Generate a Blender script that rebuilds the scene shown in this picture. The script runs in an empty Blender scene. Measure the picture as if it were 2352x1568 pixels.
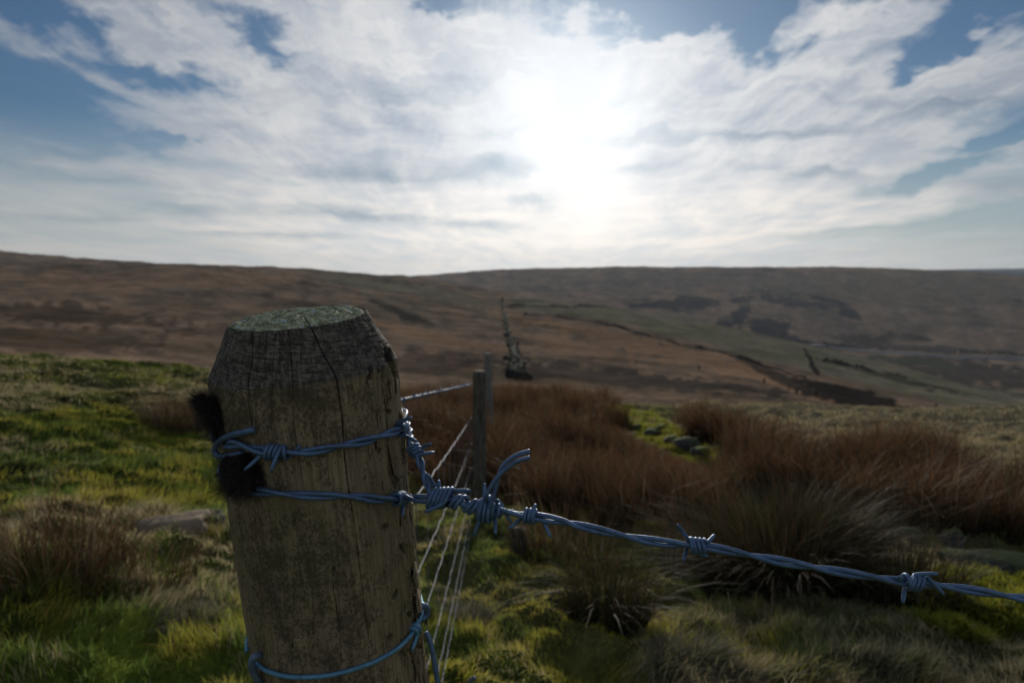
import bpy, math, random
import numpy as np
from mathutils import Vector, Matrix
random.seed(7)
RS = np.random.RandomState(11)
rad = math.radians
SC = bpy.context.scene
COL = SC.collection

# ------------------------------------------------------------------ camera
FPX = 1568.0                                   # 24 mm lens on a 36 mm wide frame, in units of a 2352 px wide picture
PITCH = math.atan((784 - 622) / FPX)
CP, SP = math.cos(PITCH), math.sin(PITCH)
H0 = 1.07                                      # eye height above the turf under the camera
CAM = np.array([0.0, 0.0, H0])
cd = bpy.data.cameras.new('camera'); cam = bpy.data.objects.new('camera', cd); COL.objects.link(cam)
cam.location = CAM; cam.rotation_euler = (math.pi / 2 - PITCH, 0, 0)
cd.sensor_width = 36; cd.lens = 24; cd.clip_start = 0.01; cd.clip_end = 60000
cd.dof.use_dof = True; cd.dof.focus_distance = 0.385; cd.dof.aperture_fstop = 13
SC.camera = cam

def ray(px, py):
    x = (px - 1176) / FPX; y = -(py - 784) / FPX
    return np.array([x, CP + y * SP, -SP + y * CP])
def P(px, py, d):
    return CAM + ray(px, py) * d
def proj(pts):
    q = np.asarray(pts) - CAM
    d = q[..., 1] * CP - q[..., 2] * SP
    u = q[..., 1] * SP + q[..., 2] * CP
    dd = np.where(d > 0.01, d, 0.01)
    return 1176 + FPX * q[..., 0] / dd, 784 - FPX * u / dd, d
# crops used while measuring the photograph
def Z1(x, y): return 423.4 + .36 * x, 658.6 + .36 * y
def Z2(x, y): return 846.7 + .24 * x, 893.8 + .24 * y
def Z3(x, y): return 517.4 + .2803 * x, 1129 + .2803 * y
def Z4(x, y): return 414 + .192 * x, 875 + .192 * y
def Z5(x, y): return 1223 + .48 * x, 1034.9 + .48 * y

# ------------------------------------------------------------------ node helper
class S:
    """a socket with arithmetic"""
    nt = None
    def __init__(s, sock): s.s = sock
    @staticmethod
    def m(op, *a, clamp=False):
        n = S.nt.nodes.new('ShaderNodeMath'); n.operation = op; n.use_clamp = clamp
        for i, v in enumerate(a): S.put(n.inputs[i], v)
        return S(n.outputs[0])
    @staticmethod
    def put(inp, v):
        if isinstance(v, S): S.nt.links.new(v.s, inp)
        elif isinstance(v, (int, float)) and inp.type in ('RGBA', 'VECTOR'):
            inp.default_value = (v, v, v, 1)[:len(inp.default_value)]
        elif isinstance(v, (tuple, list)) and inp.type == 'RGBA' and len(v) == 3: inp.default_value = (*v, 1)
        else: inp.default_value = v
    def __add__(a, b): return S.m('ADD', a, b)
    def __radd__(a, b): return S.m('ADD', b, a)
    def __sub__(a, b): return S.m('SUBTRACT', a, b)
    def __rsub__(a, b): return S.m('SUBTRACT', b, a)
    def __mul__(a, b): return S.m('MULTIPLY', a, b)
    def __rmul__(a, b): return S.m('MULTIPLY', b, a)
    def __truediv__(a, b): return S.m('DIVIDE', a, b)
    def __pow__(a, b): return S.m('POWER', a, b)
def ss(v, a, b, lo=0.0, hi=1.0):
    n = S.nt.nodes.new('ShaderNodeMapRange'); n.interpolation_type = 'SMOOTHSTEP'
    S.put(n.inputs[0], v)
    for i, k in enumerate((a, b, lo, hi)): S.put(n.inputs[i + 1], k)
    return S(n.outputs[0])
def mix(f, a, b, mode='MIX'):
    n = S.nt.nodes.new('ShaderNodeMix'); n.data_type = 'RGBA'; n.blend_type = mode; n.clamp_factor = True
    S.put(n.inputs[0], f); S.put(n.inputs[6], a); S.put(n.inputs[7], b)
    return S(n.outputs[2])
def vm(op, a, b=None, out=0, scale=None):
    n = S.nt.nodes.new('ShaderNodeVectorMath'); n.operation = op
    S.put(n.inputs[0], a)
    if b is not None: S.put(n.inputs[1], b)
    if scale is not None: S.put(n.inputs['Scale'], scale)
    return S(n.outputs[out])
def xyz(x, y, z):
    n = S.nt.nodes.new('ShaderNodeCombineXYZ')
    for i, v in enumerate((x, y, z)): S.put(n.inputs[i], v)
    return S(n.outputs[0])
def sep(v):
    n = S.nt.nodes.new('ShaderNodeSeparateXYZ'); S.put(n.inputs[0], v); return [S(o) for o in n.outputs]
def noise(vec, scale, detail=3, rough=.5, dist=0.0, out=0, dim='3D'):
    n = S.nt.nodes.new('ShaderNodeTexNoise'); n.noise_dimensions = dim
    S.put(n.inputs['Vector'], vec); S.put(n.inputs['Scale'], scale); S.put(n.inputs['Detail'], detail)
    S.put(n.inputs['Roughness'], rough); S.put(n.inputs['Distortion'], dist)
    return S(n.outputs[out])
def voronoi(vec, scale, feature='F1', out=0):
    n = S.nt.nodes.new('ShaderNodeTexVoronoi'); n.feature = feature
    S.put(n.inputs['Vector'], vec); S.put(n.inputs['Scale'], scale); return S(n.outputs[out])
def coord(kind='Object'):
    n = S.nt.nodes.new('ShaderNodeTexCoord'); return S(n.outputs[kind])
def attr(name, out='Color'):
    n = S.nt.nodes.new('ShaderNodeAttribute'); n.attribute_name = name; return S(n.outputs[out])
def bump(h, strength=.5, dist=.001):
    n = S.nt.nodes.new('ShaderNodeBump'); n.inputs['Strength'].default_value = strength; n.inputs['Distance'].default_value = dist
    S.put(n.inputs['Height'], h); return S(n.outputs[0])
def material(name, fn):
    m = bpy.data.materials.new(name); m.use_nodes = True; nt = m.node_tree; nt.nodes.clear(); S.nt = nt
    out = nt.nodes.new('ShaderNodeOutputMaterial'); sh = fn()
    nt.links.new(sh.s, out.inputs[0]); return m
def principled(color, rough=.8, metal=0.0, normal=None, spec=.3, **kw):
    n = S.nt.nodes.new('ShaderNodeBsdfPrincipled')
    S.put(n.inputs['Base Color'], color); S.put(n.inputs['Roughness'], rough); S.put(n.inputs['Metallic'], metal)
    S.put(n.inputs['Specular IOR Level'], spec)
    if normal is not None: S.put(n.inputs['Normal'], normal)
    return S(n.outputs[0])
def diffuse(color, normal=None):
    n = S.nt.nodes.new('ShaderNodeBsdfDiffuse'); S.put(n.inputs[0], color); n.inputs['Roughness'].default_value = .3
    if normal is not None: S.put(n.inputs['Normal'], normal)
    return S(n.outputs[0])
def shmix(f, a, b):
    n = S.nt.nodes.new('ShaderNodeMixShader'); S.put(n.inputs[0], f)
    S.nt.links.new(a.s, n.inputs[1]); S.nt.links.new(b.s, n.inputs[2]); return S(n.outputs[0])

# ------------------------------------------------------------------ sky and sun
sd = ray(1300, 270); sd = sd / np.linalg.norm(sd)
SUN_EL = math.asin(sd[2]); SUN_AZ = math.atan2(sd[0], sd[1])
W = bpy.data.worlds.new("World"); SC.world = W; W.use_nodes = True
nt = W.node_tree; nt.nodes.clear(); S.nt = nt
wout = nt.nodes.new('ShaderNodeOutputWorld'); bg = nt.nodes.new('ShaderNodeBackground')
nt.links.new(bg.outputs[0], wout.inputs[0]); bg.inputs[1].default_value = 0.1
sky = nt.nodes.new('ShaderNodeTexSky'); sky.sky_type = 'NISHITA'; sky.sun_disc = False
sky.sun_elevation = SUN_EL; sky.sun_rotation = SUN_AZ; sky.air_density = 1.0; sky.dust_density = 0.3; sky.ozone_density = 2.5
D = coord('Generated'); dx, dy, dz = sep(D)
el = S.m('ARCSINE', dz) * 57.2958                     # degrees above the horizon
az = S.m('ARCTAN2', dx, dy) * 57.2958                 # degrees east of the view axis
h = S.m('MAXIMUM', dz, 0.0) + 0.09
u = dx / h; v = dy / h
warp = noise(xyz(u * 0.5, v * 0.25, 3.0), 1.0, 2, .5, out=1)
wx, wy, wz = sep(warp)
u2 = u + (wx - .5) * 1.3; v2 = v + (wy - .5) * 1.6
n1 = noise(xyz(u2 * 1.0, v2 * .42, 0.0), 1.15, 5, .56)
n2 = noise(xyz(u2 * 2.6, v2 * .8, 7.0), 1.3, 4, .6)
n3 = noise(xyz(u2 * .8, v2 * .8, 2.0), 7.0, 3, .62)
sv = vm('DOT_PRODUCT', D, tuple(sd), out=1)
sang = S.m('ARCCOSINE', S.m('MINIMUM', sv, .99999)) * 57.2958
# clear patches and cloud banks: (picture x, y, half-width, half-height, tilt in degrees, amount)
HOLES = [(60, 235, 190, 55, -8, .42), (190, 180, 130, 30, -14, .16), (400, 165, 95, 22, -12, .26), (600, 85, 170, 26, -16, .20), (100, 25, 180, 40, -18, .28),
         (1500, 10, 330, 70, 2, .75), (1760, 70, 75, 55, 25, .40), (2250, 40, 260, 50, 12, .38), (2130, 125, 100, 26, 38, .40),
         (2120, 395, 150, 20, 17, .33), (2060, 440, 45, 22, 30, .28), (1640, 175, 70, 20, 28, .28), (2250, 500, 320, 26, 6, .34), (2352, 420, 120, 20, 10, .2), (2250, 560, 330, 12, 2, .15),
         (340, 330, 80, 16, -16, .22), (410, 315, 40, 14, -20, .2), (1870, 540, 150, 12, 3, .14),
         (1000, 5, 60, 30, -40, .35), (2350, 300, 150, 20, 8, .16), (150, 400, 190, 14, -4, .16),
         (350, 475, 170, 12, -2, .14), (60, 500, 120, 10, 0, .14), (1040, 20, 40, 40, 0, .2), (600, 110, 60, 20, 0, .15)]
BANKS = [(1300, 260, 400, 130, 0, -.45), (1130, 140, 200, 100, 0, -.22), (1570, 140, 110, 50, 0, -.35), (900, 90, 420, 70, -8, -.16), (1900, 40, 150, 28, -14, -.30),
         (700, 270, 500, 100, -12, -.16), (1750, 260, 420, 80, 8, -.22), (2150, 230, 200, 50, 14, -.22), (1200, 480, 900, 90, 0, -.2), (2000, 475, 300, 16, 6, -.3), (300, 70, 130, 40, -18, -.12)]
dw = (noise(xyz(az, el * 1.7, 1.0), .16, 4, .62, out=1))
ex, ey, ez = sep(dw)
azw = az + (ex - .5) * 10; elw = el + (ey - .5) * ss(el, 2, 20, 1.2, 9)
GREYS = [(880, 397, 150, 20, -3, .9), (1130, 392, 90, 20, 4, .9), (740, 485, 130, 14, 0, .9), (620, 537, 160, 7, 0, .9), (400, 480, 130, 14, 3, .7), (1060, 292, 130, 14, -3, .5), (1050, 190, 90, 26, 12, .5), (860, 215, 150, 26, 10, .45),
         (1230, 462, 55, 26, -10, .7), (1080, 516, 120, 9, -3, .8), (1700, 306, 260, 15, -1, .75), (1860, 396, 140, 11, -4, .75), (2180, 258, 220, 20, -10, .7), (1490, 372, 60, 14, 8, .6), (1460, 215, 60, 22, 0, .35), (2300, 430, 120, 30, -12, .7), (200, 400, 190, 16, 0, .6), (120, 350, 140, 16, 12, .5), (850, 500, 90, 8, 0, .8), (200, 500, 220, 8, 0, .6)]
AE = xyz(azw, elw, 0.0)
def blobs(lst):
    tot = None
    for (px, py, hw, hh, tilt, amt) in lst:
        q = ray(px, py); q = q / np.linalg.norm(q)
        a0 = math.degrees(math.atan2(q[0], q[1])); e0 = math.degrees(math.asin(q[2]))
        k = 57.3 / FPX * (1 - .35 * min(1, (abs(px - 1176) / 1176) ** 2))
        n = nt.nodes.new('ShaderNodeMapping'); n.vector_type = 'TEXTURE'; S.put(n.inputs[0], AE)
        n.inputs[1].default_value = (a0, e0, 0); n.inputs[2].default_value = (0, 0, rad(tilt)); n.inputs[3].default_value = (hw * k * 1.1, hh * k * 1.15, 1)
        p = S(n.outputs[0]); g = S.m('POWER', .36788, vm('DOT_PRODUCT', p, p, out=1))
        tot = g * amt if tot is None else S.m('MULTIPLY_ADD', g, amt, tot)
    return tot
holes = blobs(HOLES + BANKS)
wisp = noise(xyz(u2 * 3.2, v2 * .55, 5.0), 1.7, 6, .66)
streak = noise(xyz(azw * .040, elw * .42, 4.0), 1.0, 4, .58)          # level bands low in the sky
streak2 = noise(xyz(azw * .11, elw * .95, 8.0), 1.0, 4, .60)
low = ss(el, 15, 5)
pat = (n1 * .36 + wisp * .40 + n2 * .15 + n3 * .09) * (1.0 - low * .75) + (streak * .62 + streak2 * .38) * low * .75
dens = (pat - .5) * 2.9 + .53 - holes * 1.35 + ss(sang, 42, 8, -.19, .18)
mask = ss(dens, .20, .74, .04, 1.0)
mask = S.m('MAXIMUM', mask, ss(el, 13, 4, 0, .55) * ss(az, 30, 16, .2, 1))
mask = S.m('MAXIMUM', mask, ss(el, 5.0, .3, 0, .85) * ss(az, 36, 24, .45, 1))
# cloud light: bright round the veiled sun, grey-blue away from it
lit = S.m('EXPONENT', sang * sang * (-1 / (2 * 13.0 ** 2)))
core = S.m('EXPONENT', sang * sang * (-1 / (2 * 5.5 ** 2)))
wide = S.m('EXPONENT', sang * sang * (-1 / (2 * 27.0 ** 2)))
away = ss(sang, 45, 120)  # unseen clouds behind the camera, brightened as fill for post and hills
greys = blobs(GREYS) * ss(wisp * .4 + streak2 * .6, .26, .52)
shade = ss(n2 * .28 + wisp * .22 + streak2 * .25 + n1 * .25, .40, .60)            # thicker = greyer undersides
white = mix(ss(el, 12, 1), (0.99, 0.995, 1.0), (1.10, 1.0, .90))
grey = mix(ss(el, 12, 2), (.54, .61, .72), (.74, .765, .78))
cc = mix(shade * ss(sang, 5, 15, .35, 1), white, grey)
cc = mix(S.m('MINIMUM', greys, 1.0), cc, vm('MULTIPLY', cc, (.55, .635, .71)))
val = (wide * 3.7 + lit * 1.4 + core * 3.2 + 3.9 + ss(el, 13, 0, 0, 3.2) * wide) * (1.0 + away * .75)
cloud = vm('SCALE', cc, scale=val)
blue = vm('MULTIPLY', S(sky.outputs[0]), (0.23, 0.365, 0.485))
blue = mix(S.m('MULTIPLY', ss(el, 11, 1), .7), blue, (3.8, 4.5, 4.8))
blue = vm('ADD', blue, vm('SCALE', (1.0, 1.0, 1.0), scale=core * 5 + lit * 1.0))
final = mix(mask * .95, blue, cloud)
nt.links.new(final.s, bg.inputs[0])
W.cycles.sampling_method = 'MANUAL'; W.cycles.sample_map_resolution = 512

sl = bpy.data.lights.new('sun', 'SUN'); so = bpy.data.objects.new('sun', sl); COL.objects.link(so)
sl.energy = 2.4; sl.angle = rad(10); sl.color = (1.0, .93, .82)
so.rotation_euler = Vector((-sd[0], -sd[1], -sd[2])).to_track_quat('-Z', 'Y').to_euler()
so.location = (3, 10, 20)
SC.view_settings.view_transform = 'Standard'; SC.view_settings.look = 'None'
SC.view_settings.exposure = 0; SC.view_settings.gamma = 1; SC.view_settings.use_curve_mapping = False
SC.cycles.use_denoising = True
SC.cycles.max_bounces = 5; SC.cycles.diffuse_bounces = 2; SC.cycles.adaptive_threshold = .015; SC.cycles.transparent_max_bounces = 8
SC.cycles.volume_bounces = 0; SC.cycles.volume_step_rate = 4

# ------------------------------------------------------------------ object helpers
def link(o, parent=None, **props):
    COL.objects.link(o)
    if parent is not None: o.parent = parent
    for k, val in props.items(): o[k] = val
    return o
def mesh_obj(name, V, F, mat, parent=None, smooth=True, attrs=None, origin=None, **props):
    """V (n,3); F (m,3|4) array or list"""
    V = np.asarray(V, dtype=np.float32)
    if origin is None and parent is None and len(V): 
        origin = np.array([*(V[:, :2].mean(0)), V[:, 2].min()])
    if origin is not None: V = V - np.asarray(origin, dtype=np.float32)
    me = bpy.data.meshes.new(name)
    F = [F] if isinstance(F, np.ndarray) else F
    me.vertices.add(len(V)); me.vertices.foreach_set('co', V.ravel())
    n_l = sum(f.size for f in F); n_f = sum(len(f) for f in F)
    me.loops.add(n_l); me.polygons.add(n_f)
    me.loops.foreach_set('vertex_index', np.concatenate([f.ravel() for f in F]).astype(np.int32))
    tot = np.concatenate([np.full(len(f), f.shape[1]) for f in F]).astype(np.int32)
    st = np.concatenate([[0], np.cumsum(tot)[:-1]]).astype(np.int32)
    me.polygons.foreach_set('loop_start', st)
    me.polygons.foreach_set('loop_total', tot)
    me.polygons.foreach_set('use_smooth', np.full(n_f, smooth))
    me.update(calc_edges=True); me.validate()
    for k, a in (attrs or {}).items():
        a = np.asarray(a, dtype=np.float32)
        if a.ndim == 1:
            at = me.attributes.new(k, 'FLOAT', 'POINT'); at.data.foreach_set('value', a)
        else:
            at = me.attributes.new(k, 'FLOAT_COLOR', 'POINT')
            at.data.foreach_set('color', np.concatenate([a, np.ones((len(a), 1), np.float32)], 1).ravel())
    me.materials.append(mat)
    o = bpy.data.objects.new(name, me)
    if origin is not None: o.location = origin
    return link(o, parent, **props)
def thing(name, label, cat, loc=(0, 0, 0), group=None):
    o = bpy.data.objects.new(name, None); o.location = loc; o.empty_display_size = .1
    link(o, None, label=label, category=cat)
    if group: o['group'] = group
    return o
def kid(o, parent):           # parent a mesh built in world coordinates to an unrotated Empty
    o.parent = parent; o.location = Vector(o.location) - Vector(parent.location); return o

# ------------------------------------------------------------------ numeric noise
def _hash(ix, iy, seed):
    h_ = (ix.astype(np.int64) * 374761393 + iy.astype(np.int64) * 668265263 + seed * 974634777) & 0x7fffffff
    h_ = ((h_ ^ (h_ >> 13)) * 1274126177) & 0x7fffffff
    return ((h_ ^ (h_ >> 16)) & 0xffff) / 65535.0
def vnoise(x, y, seed=0):
    x = np.asarray(x, float); y = np.asarray(y, float)
    ix = np.floor(x); iy = np.floor(y); fx = x - ix; fy = y - iy
    fx = fx * fx * (3 - 2 * fx); fy = fy * fy * (3 - 2 * fy)
    a = _hash(ix, iy, seed); b = _hash(ix + 1, iy, seed); c = _hash(ix, iy + 1, seed); d = _hash(ix + 1, iy + 1, seed)
    return (a * (1 - fx) + b * fx) * (1 - fy) + (c * (1 - fx) + d * fx) * fy
def fbm(x, y, oct=4, seed=0, rough=.5):
    s = 0; a = 1; t = 0
    for i in range(oct):
        s = s + a * vnoise(x * 2 ** i + 17.3 * i, y * 2 ** i - 9.1 * i, seed + i); t += a; a *= rough
    return s / t
def sstep(x, a, b):
    t = np.clip((x - a) / (b - a), 0, 1); return t * t * (3 - 2 * t)

# ------------------------------------------------------------------ terrain: one sheet from the feet to the skyline
RK = np.array([14, 24, 45, 80, 150, 300, 500, 800, 1200, 1700, 2300, 3000, 4000, 9000, 16000], float)
TAB = {   # bearing as picture column -> where the surface stands (picture row) at each distance
    -700: [800, 812, 830, 800, 745, 690, 640, 600, 590, 560, 575, 590, 615, 620, 622],
    0:    [818, 834, 850, 824, 775, 712, 655, 610, 618, 574, 585, 600, 620, 622, 622],
    200:  [830, 848, 862, 838, 788, 722, 660, 608, 616, 594, 600, 610, 622, 624, 624],
    370:  [840, 856, 870, 848, 795, 728, 664, 608, 616, 606, 610, 616, 622, 624, 624],
    490:  [850, 866, 880, 858, 802, 735, 670, 613, 610, 616, 618, 620, 622, 624, 624],
    700:  [872, 888, 896, 870, 818, 750, 690, 640, 619, 625, 628, 628, 630, 630, 630],
    925:  [905, 918, 925, 892, 838, 770, 712, 668, 634, 640, 648, 636, 640, 640, 640],
    1050: [920, 932, 938, 898, 846, 782, 726, 684, 653, 668, 660, 624, 632, 636, 636],
    1150: [926, 940, 945, 902, 852, 792, 736, 698, 669, 688, 665, 617, 625, 630, 630],
    1400: [932, 955, 960, 920, 880, 818, 752, 706, 726, 706, 662, 611, 620, 628, 630],
    1700: [932, 960, 975, 935, 893, 850, 795, 757, 790, 740, 680, 612, 620, 628, 630],
    1880: [935, 962, 985, 968, 925, 880, 832, 798, 825, 772, 690, 610, 620, 626, 628],
    2000: [938, 965, 990, 985, 950, 905, 862, 829, 850, 795, 700, 613, 622, 624, 626],
    2200: [942, 970, 998, 995, 965, 930, 898, 874, 882, 812, 712, 620, 628, 618, 624],
    2352: [946, 975, 1005, 1000, 975, 952, 932, 915, 900, 824, 724, 636, 640, 616, 624],
    3000: [955, 985, 1010, 1005, 985, 970, 955, 940, 900, 840, 740, 650, 640, 616, 622]}
cols = sorted(TAB)
colaz = np.array([math.atan2(*ray(c, 760)[:2]) for c in cols])
def tanel(c, y):
    q = ray(c, y); return q[2] / math.hypot(q[0], q[1])
TT = np.array([[tanel(c, y) for y in TAB[c]] for c in cols])           # tan of elevation
slope = -(TT[:, 0]) - H0 / RK[0]                                       # near ground falls this much per metre
# azimuth axis, dense in view
a_in = np.linspace(rad(-48), rad(48), 760)
a_out = np.linspace(rad(48), rad(312), 130)[1:-1]
AZ = np.concatenate([a_in, a_out])
r_near = np.exp(np.linspace(math.log(.25), math.log(20), 520)); r_far = np.exp(np.linspace(math.log(20), math.log(16000), 470))[1:]
R_ = np.concatenate([r_near, r_far])
def wrapd(a): return (a + math.pi) % (2 * math.pi) - math.pi
azw_ = wrapd(AZ)
back = sstep(np.abs(azw_), rad(50), rad(120))
def col_interp(vals):                                                   # smooth interpolation over bearing
    fine = np.linspace(colaz[0], colaz[-1], 900); g = np.interp(fine, colaz, vals)
    k = np.exp(-np.linspace(-2.5, 2.5, 41) ** 2); k /= k.sum()
    g = np.convolve(np.pad(g, 20, mode='edge'), k, 'valid')
    return np.interp(np.clip(azw_, colaz[0], colaz[-1]), fine, g)
E = np.stack([col_interp(TT[:, j]) for j in range(len(RK))], 1)         # (naz, nk)
SL = col_interp(slope) * (1 - back) + .02 * back
lr = np.log(R_)
lk = np.log(RK)
Zt = np.zeros((len(AZ), len(R_)))
fine = np.linspace(lk[0], lk[-1], 1400)
kk = np.exp(-np.linspace(-2.5, 2.5, 61) ** 2); kk /= kk.sum()
for i in range(len(AZ)):
    e = E[i] * (1 - back[i]) + np.where(RK > 100, .02, -.05) * back[i]
    g = np.interp(fine, lk, e); g = np.convolve(np.pad(g, 30, mode='edge'), kk, 'valid')
    zf = np.interp(lr, fine, g) * R_
    zn = -H0 - SL[i] * R_
    w = sstep(R_, 11, 16)
    Zt[i] = zn * (1 - w) + zf * w
Zt += H0
AA, RR = np.meshgrid(AZ, R_, indexing='ij')
X = RR * np.sin(AA); Y = RR * np.cos(AA)
Zs = Zt.copy()                                                           # smooth surface, used for the far features
# hummocks near, rolling lumps far
nearw = sstep(RR, .2, 1.2) * (1 - sstep(RR, 14, 30))
hum = (fbm(X * 1.3, Y * 1.3, 3, 5) - .5) * .22 + np.abs(fbm(X * 3.6 + 5, Y * 3.6, 3, 9) - .5) * -.25 + .03 + (fbm(X * 9, Y * 9, 2, 3) - .5) * .06
Zt += hum * nearw
farw = sstep(RR, 25, 90)
Zt += farw * ((fbm(X / 60, Y / 60, 4, 21) - .5) * np.minimum(RR * .010, 12) + (fbm(X / 14, Y / 14, 3, 23) - .5) * np.minimum(RR * .0045, 2.0))
AZs = np.argsort(azw_); AZsorted = azw_[AZs]
def gz(x, y, arr=None):
    """ground height, bilinear on the polar grid"""
    arr = Zt if arr is None else arr
    a = np.arctan2(x, y); r = np.clip(np.hypot(x, y), R_[0], R_[-1])
    fi = np.clip(np.interp(a, AZsorted, np.arange(len(AZs))), 0, len(AZs) - 1.001); i0 = fi.astype(int); fa = fi - i0
    fj = np.clip(np.interp(np.log(r), lr, np.arange(len(lr))), 0, len(lr) - 1.001); j0 = fj.astype(int); fb = fj - j0
    A0 = AZs[i0]; A1 = AZs[np.minimum(i0 + 1, len(AZs) - 1)]
    return (arr[A0, j0] * (1 - fb) + arr[A0, j0 + 1] * fb) * (1 - fa) + (arr[A1, j0] * (1 - fb) + arr[A1, j0 + 1] * fb) * fa
def gpt(x, y): return np.array([x, y, float(gz(np.array([x]), np.array([y]))[0])])
def hit(px, py, rmin=1.0, rmax=15000):
    """where the line of sight through a picture point meets the ground beyond rmin"""
    q = ray(px, py); hh = math.hypot(q[0], q[1]); rr = np.exp(np.linspace(math.log(rmin), math.log(rmax), 900))
    x = q[0] / hh * rr; y = q[1] / hh * rr
    below = gz(x, y) - (H0 + q[2] / hh * rr)
    idx = np.where(below >= 0)[0]
    k = idx[0] if len(idx) else int(np.argmax(below))
    return np.array([x[k], y[k], gz(x[k:k + 1], y[k:k + 1])[0]])

def inpoly(x, y, poly):
    ins = np.zeros(len(x), bool); j = len(poly) - 1
    for i in range(len(poly)):
        xi, yi = poly[i]; xj, yj = poly[j]
        c = ((yi > y) != (yj > y)) & (x < (xj - xi) * (y - yi) / (yj - yi + 1e-9) + xi); ins ^= c; j = i
    return ins
# ground colours (albedo)
pts = np.stack([X, Y, Zs], -1); PX, PY, PD = proj(pts)
C = np.zeros(X.shape + (3,))
def lay(mask_, col):
    global C
    C = C * (1 - mask_[..., None]) + np.array(col) * mask_[..., None]
nA = fbm(X / 3.1, Y / 3.1, 4, 31); nB = fbm(X * 1.7, Y * 1.7, 4, 33); nC = fbm(X / .35, Y / .35, 3, 35); nF = fbm(X / 45, Y / 45, 5, 37); nG = fbm(X / 160, Y / 160, 4, 39)
nE = fbm(np.degrees(AA) / 1.4, np.log(RR) * 9, 5, 41)
lay(np.ones_like(X), (.06, .08, .018))
lay(sstep(nB, .48, .62), (.12, .15, .020))
lay(sstep(nC, .55, .75) * .7, (.20, .19, .03))
lay(sstep(nA, .55, .68) * .6, (.10, .085, .045))
lay(sstep(1 - nC, .62, .76) * .8, (.025, .020, .012))
rightm = sstep(PX, 1350, 1700) * sstep(RR, 4.5, 8)
lay(rightm * .85, (.25, .205, .125))
# beyond the near rise
bm = sstep(RR, 18, 35)
lay(bm, (.265, .188, .128))
lay(bm * sstep(nE, .47, .60) * .7, (.32, .205, .125))
nS = fbm(np.degrees(AA) / 3.5, np.log(RR) * 26, 5, 43); lay(bm * sstep(nS, .50, .64) * .35, (.14, .112, .08)); lay(bm * sstep(fbm(np.degrees(AA) / .8, np.log(RR) * 22, 4, 45), .56, .68) * .35, (.09, .074, .055))
lay(bm * sstep(1 - nE, .50, .66) * .6, (.155, .108, .076))
lay(bm * sstep(nF, .5, .66) * .5, (.105, .088, .055))
def blob(px, py, w, h_, col, r0, r1, amt=.9, tilt=0, ragged=.9):
    t = rad(tilt); dx_ = PX - px; dy_ = PY - py
    p = (dx_ * math.cos(t) + dy_ * math.sin(t)) / w; q = (dy_ * math.cos(t) - dx_ * math.sin(t)) / h_
    d = np.sqrt(p * p + q * q) + (fbm(PX / 22, PY / 9, 5, 51) - .5) * 2 * ragged
    m = (1 - sstep(d, .75, 1.15)) * (RR > r0) * (RR < r1) * amt
    lay(m, col)
ORANGE = (.35, .205, .115); GREEN = (.20, .18, .115); DARK = (.040, .036, .030); HEATH = (.020, .024, .030); PALE = (.24, .20, .135); BROWN = (.075, .052, .036)
# left brown slope
blob(350, 640, 420, 20, ORANGE, 200, 1300, .35); blob(150, 720, 230, 26, BROWN, 60, 900, .7, 4); blob(100, 780, 260, 30, BROWN, 40, 500, .5)
blob(500, 760, 120, 14, BROWN, 60, 700, .5); blob(700, 700, 120, 10, DARK, 60, 900, .5, 12); blob(930, 720, 90, 9, DARK, 60, 900, .75, 22)
blob(850, 650, 140, 14, GREEN, 200, 1500, .6, 8); blob(1020, 680, 140, 16, GREEN, 200, 1500, .5, 14); blob(900, 695, 90, 8, PALE, 100, 900, .4, 22)
blob(740, 655, 60, 5, DARK, 300, 1300, .6, 5); blob(1000, 775, 160, 12, ORANGE, 60, 600, .7, 12); blob(1000, 830, 180, 26, (.085, .062, .05), 40, 400, .6)
# green spur on the right
def below_line(ptsl, soft=6):
    xs, ys = zip(*ptsl); return sstep(PY - np.interp(PX, xs, ys), -soft, soft)
spur = [(1080, 700), (1200, 712), (1300, 722), (1440, 745), (1600, 782), (1720, 818), (1850, 850), (2000, 885), (2352, 960), (2700, 990)]
gm = (1 - below_line(spur)) * (RR > 60) * (RR < 1150) * sstep(PX, 1150, 1230)
lay(gm * (.75 + .25 * nE), GREEN); lay(gm * sstep(nE, .5, .65) * .5, PALE); lay(gm * sstep(nF, .5, .62) * .35, (.12, .135, .05))
blob(1300, 690, 150, 6, (.09, .105, .05), 300, 1200, .8); blob(1330, 760, 190, 12, (.10, .10, .052), 80, 900, .6, 10)
blob(1500, 800, 340, 22, ORANGE, 50, 700, .75, 13); blob(1800, 880, 170, 12, ORANGE, 40, 600, .8, 18); blob(1330, 800, 120, 14, ORANGE, 50, 700, .6, 12)
blob(1400, 865, 330, 22, (.07, .058, .048), 30, 300, .8, 6); blob(1650, 885, 160, 14, (.07, .06, .048), 30, 300, .8, 6)
blob(1980, 918, 160, 24, (.028, .024, .020), 24, 900, .97, 14, .45); blob(2090, 938, 60, 12, (.026, .022, .018), 24, 900, .95, 8, .4); blob(1800, 870, 120, 9, DARK, 150, 900, .8, 22, .5); blob(2050, 870, 150, 8, DARK, 200, 1150, .7, 14)
blob(2230, 880, 130, 8, DARK, 200, 1150, .5, 14); blob(2300, 930, 150, 14, PALE, 24, 700, .5)
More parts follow.
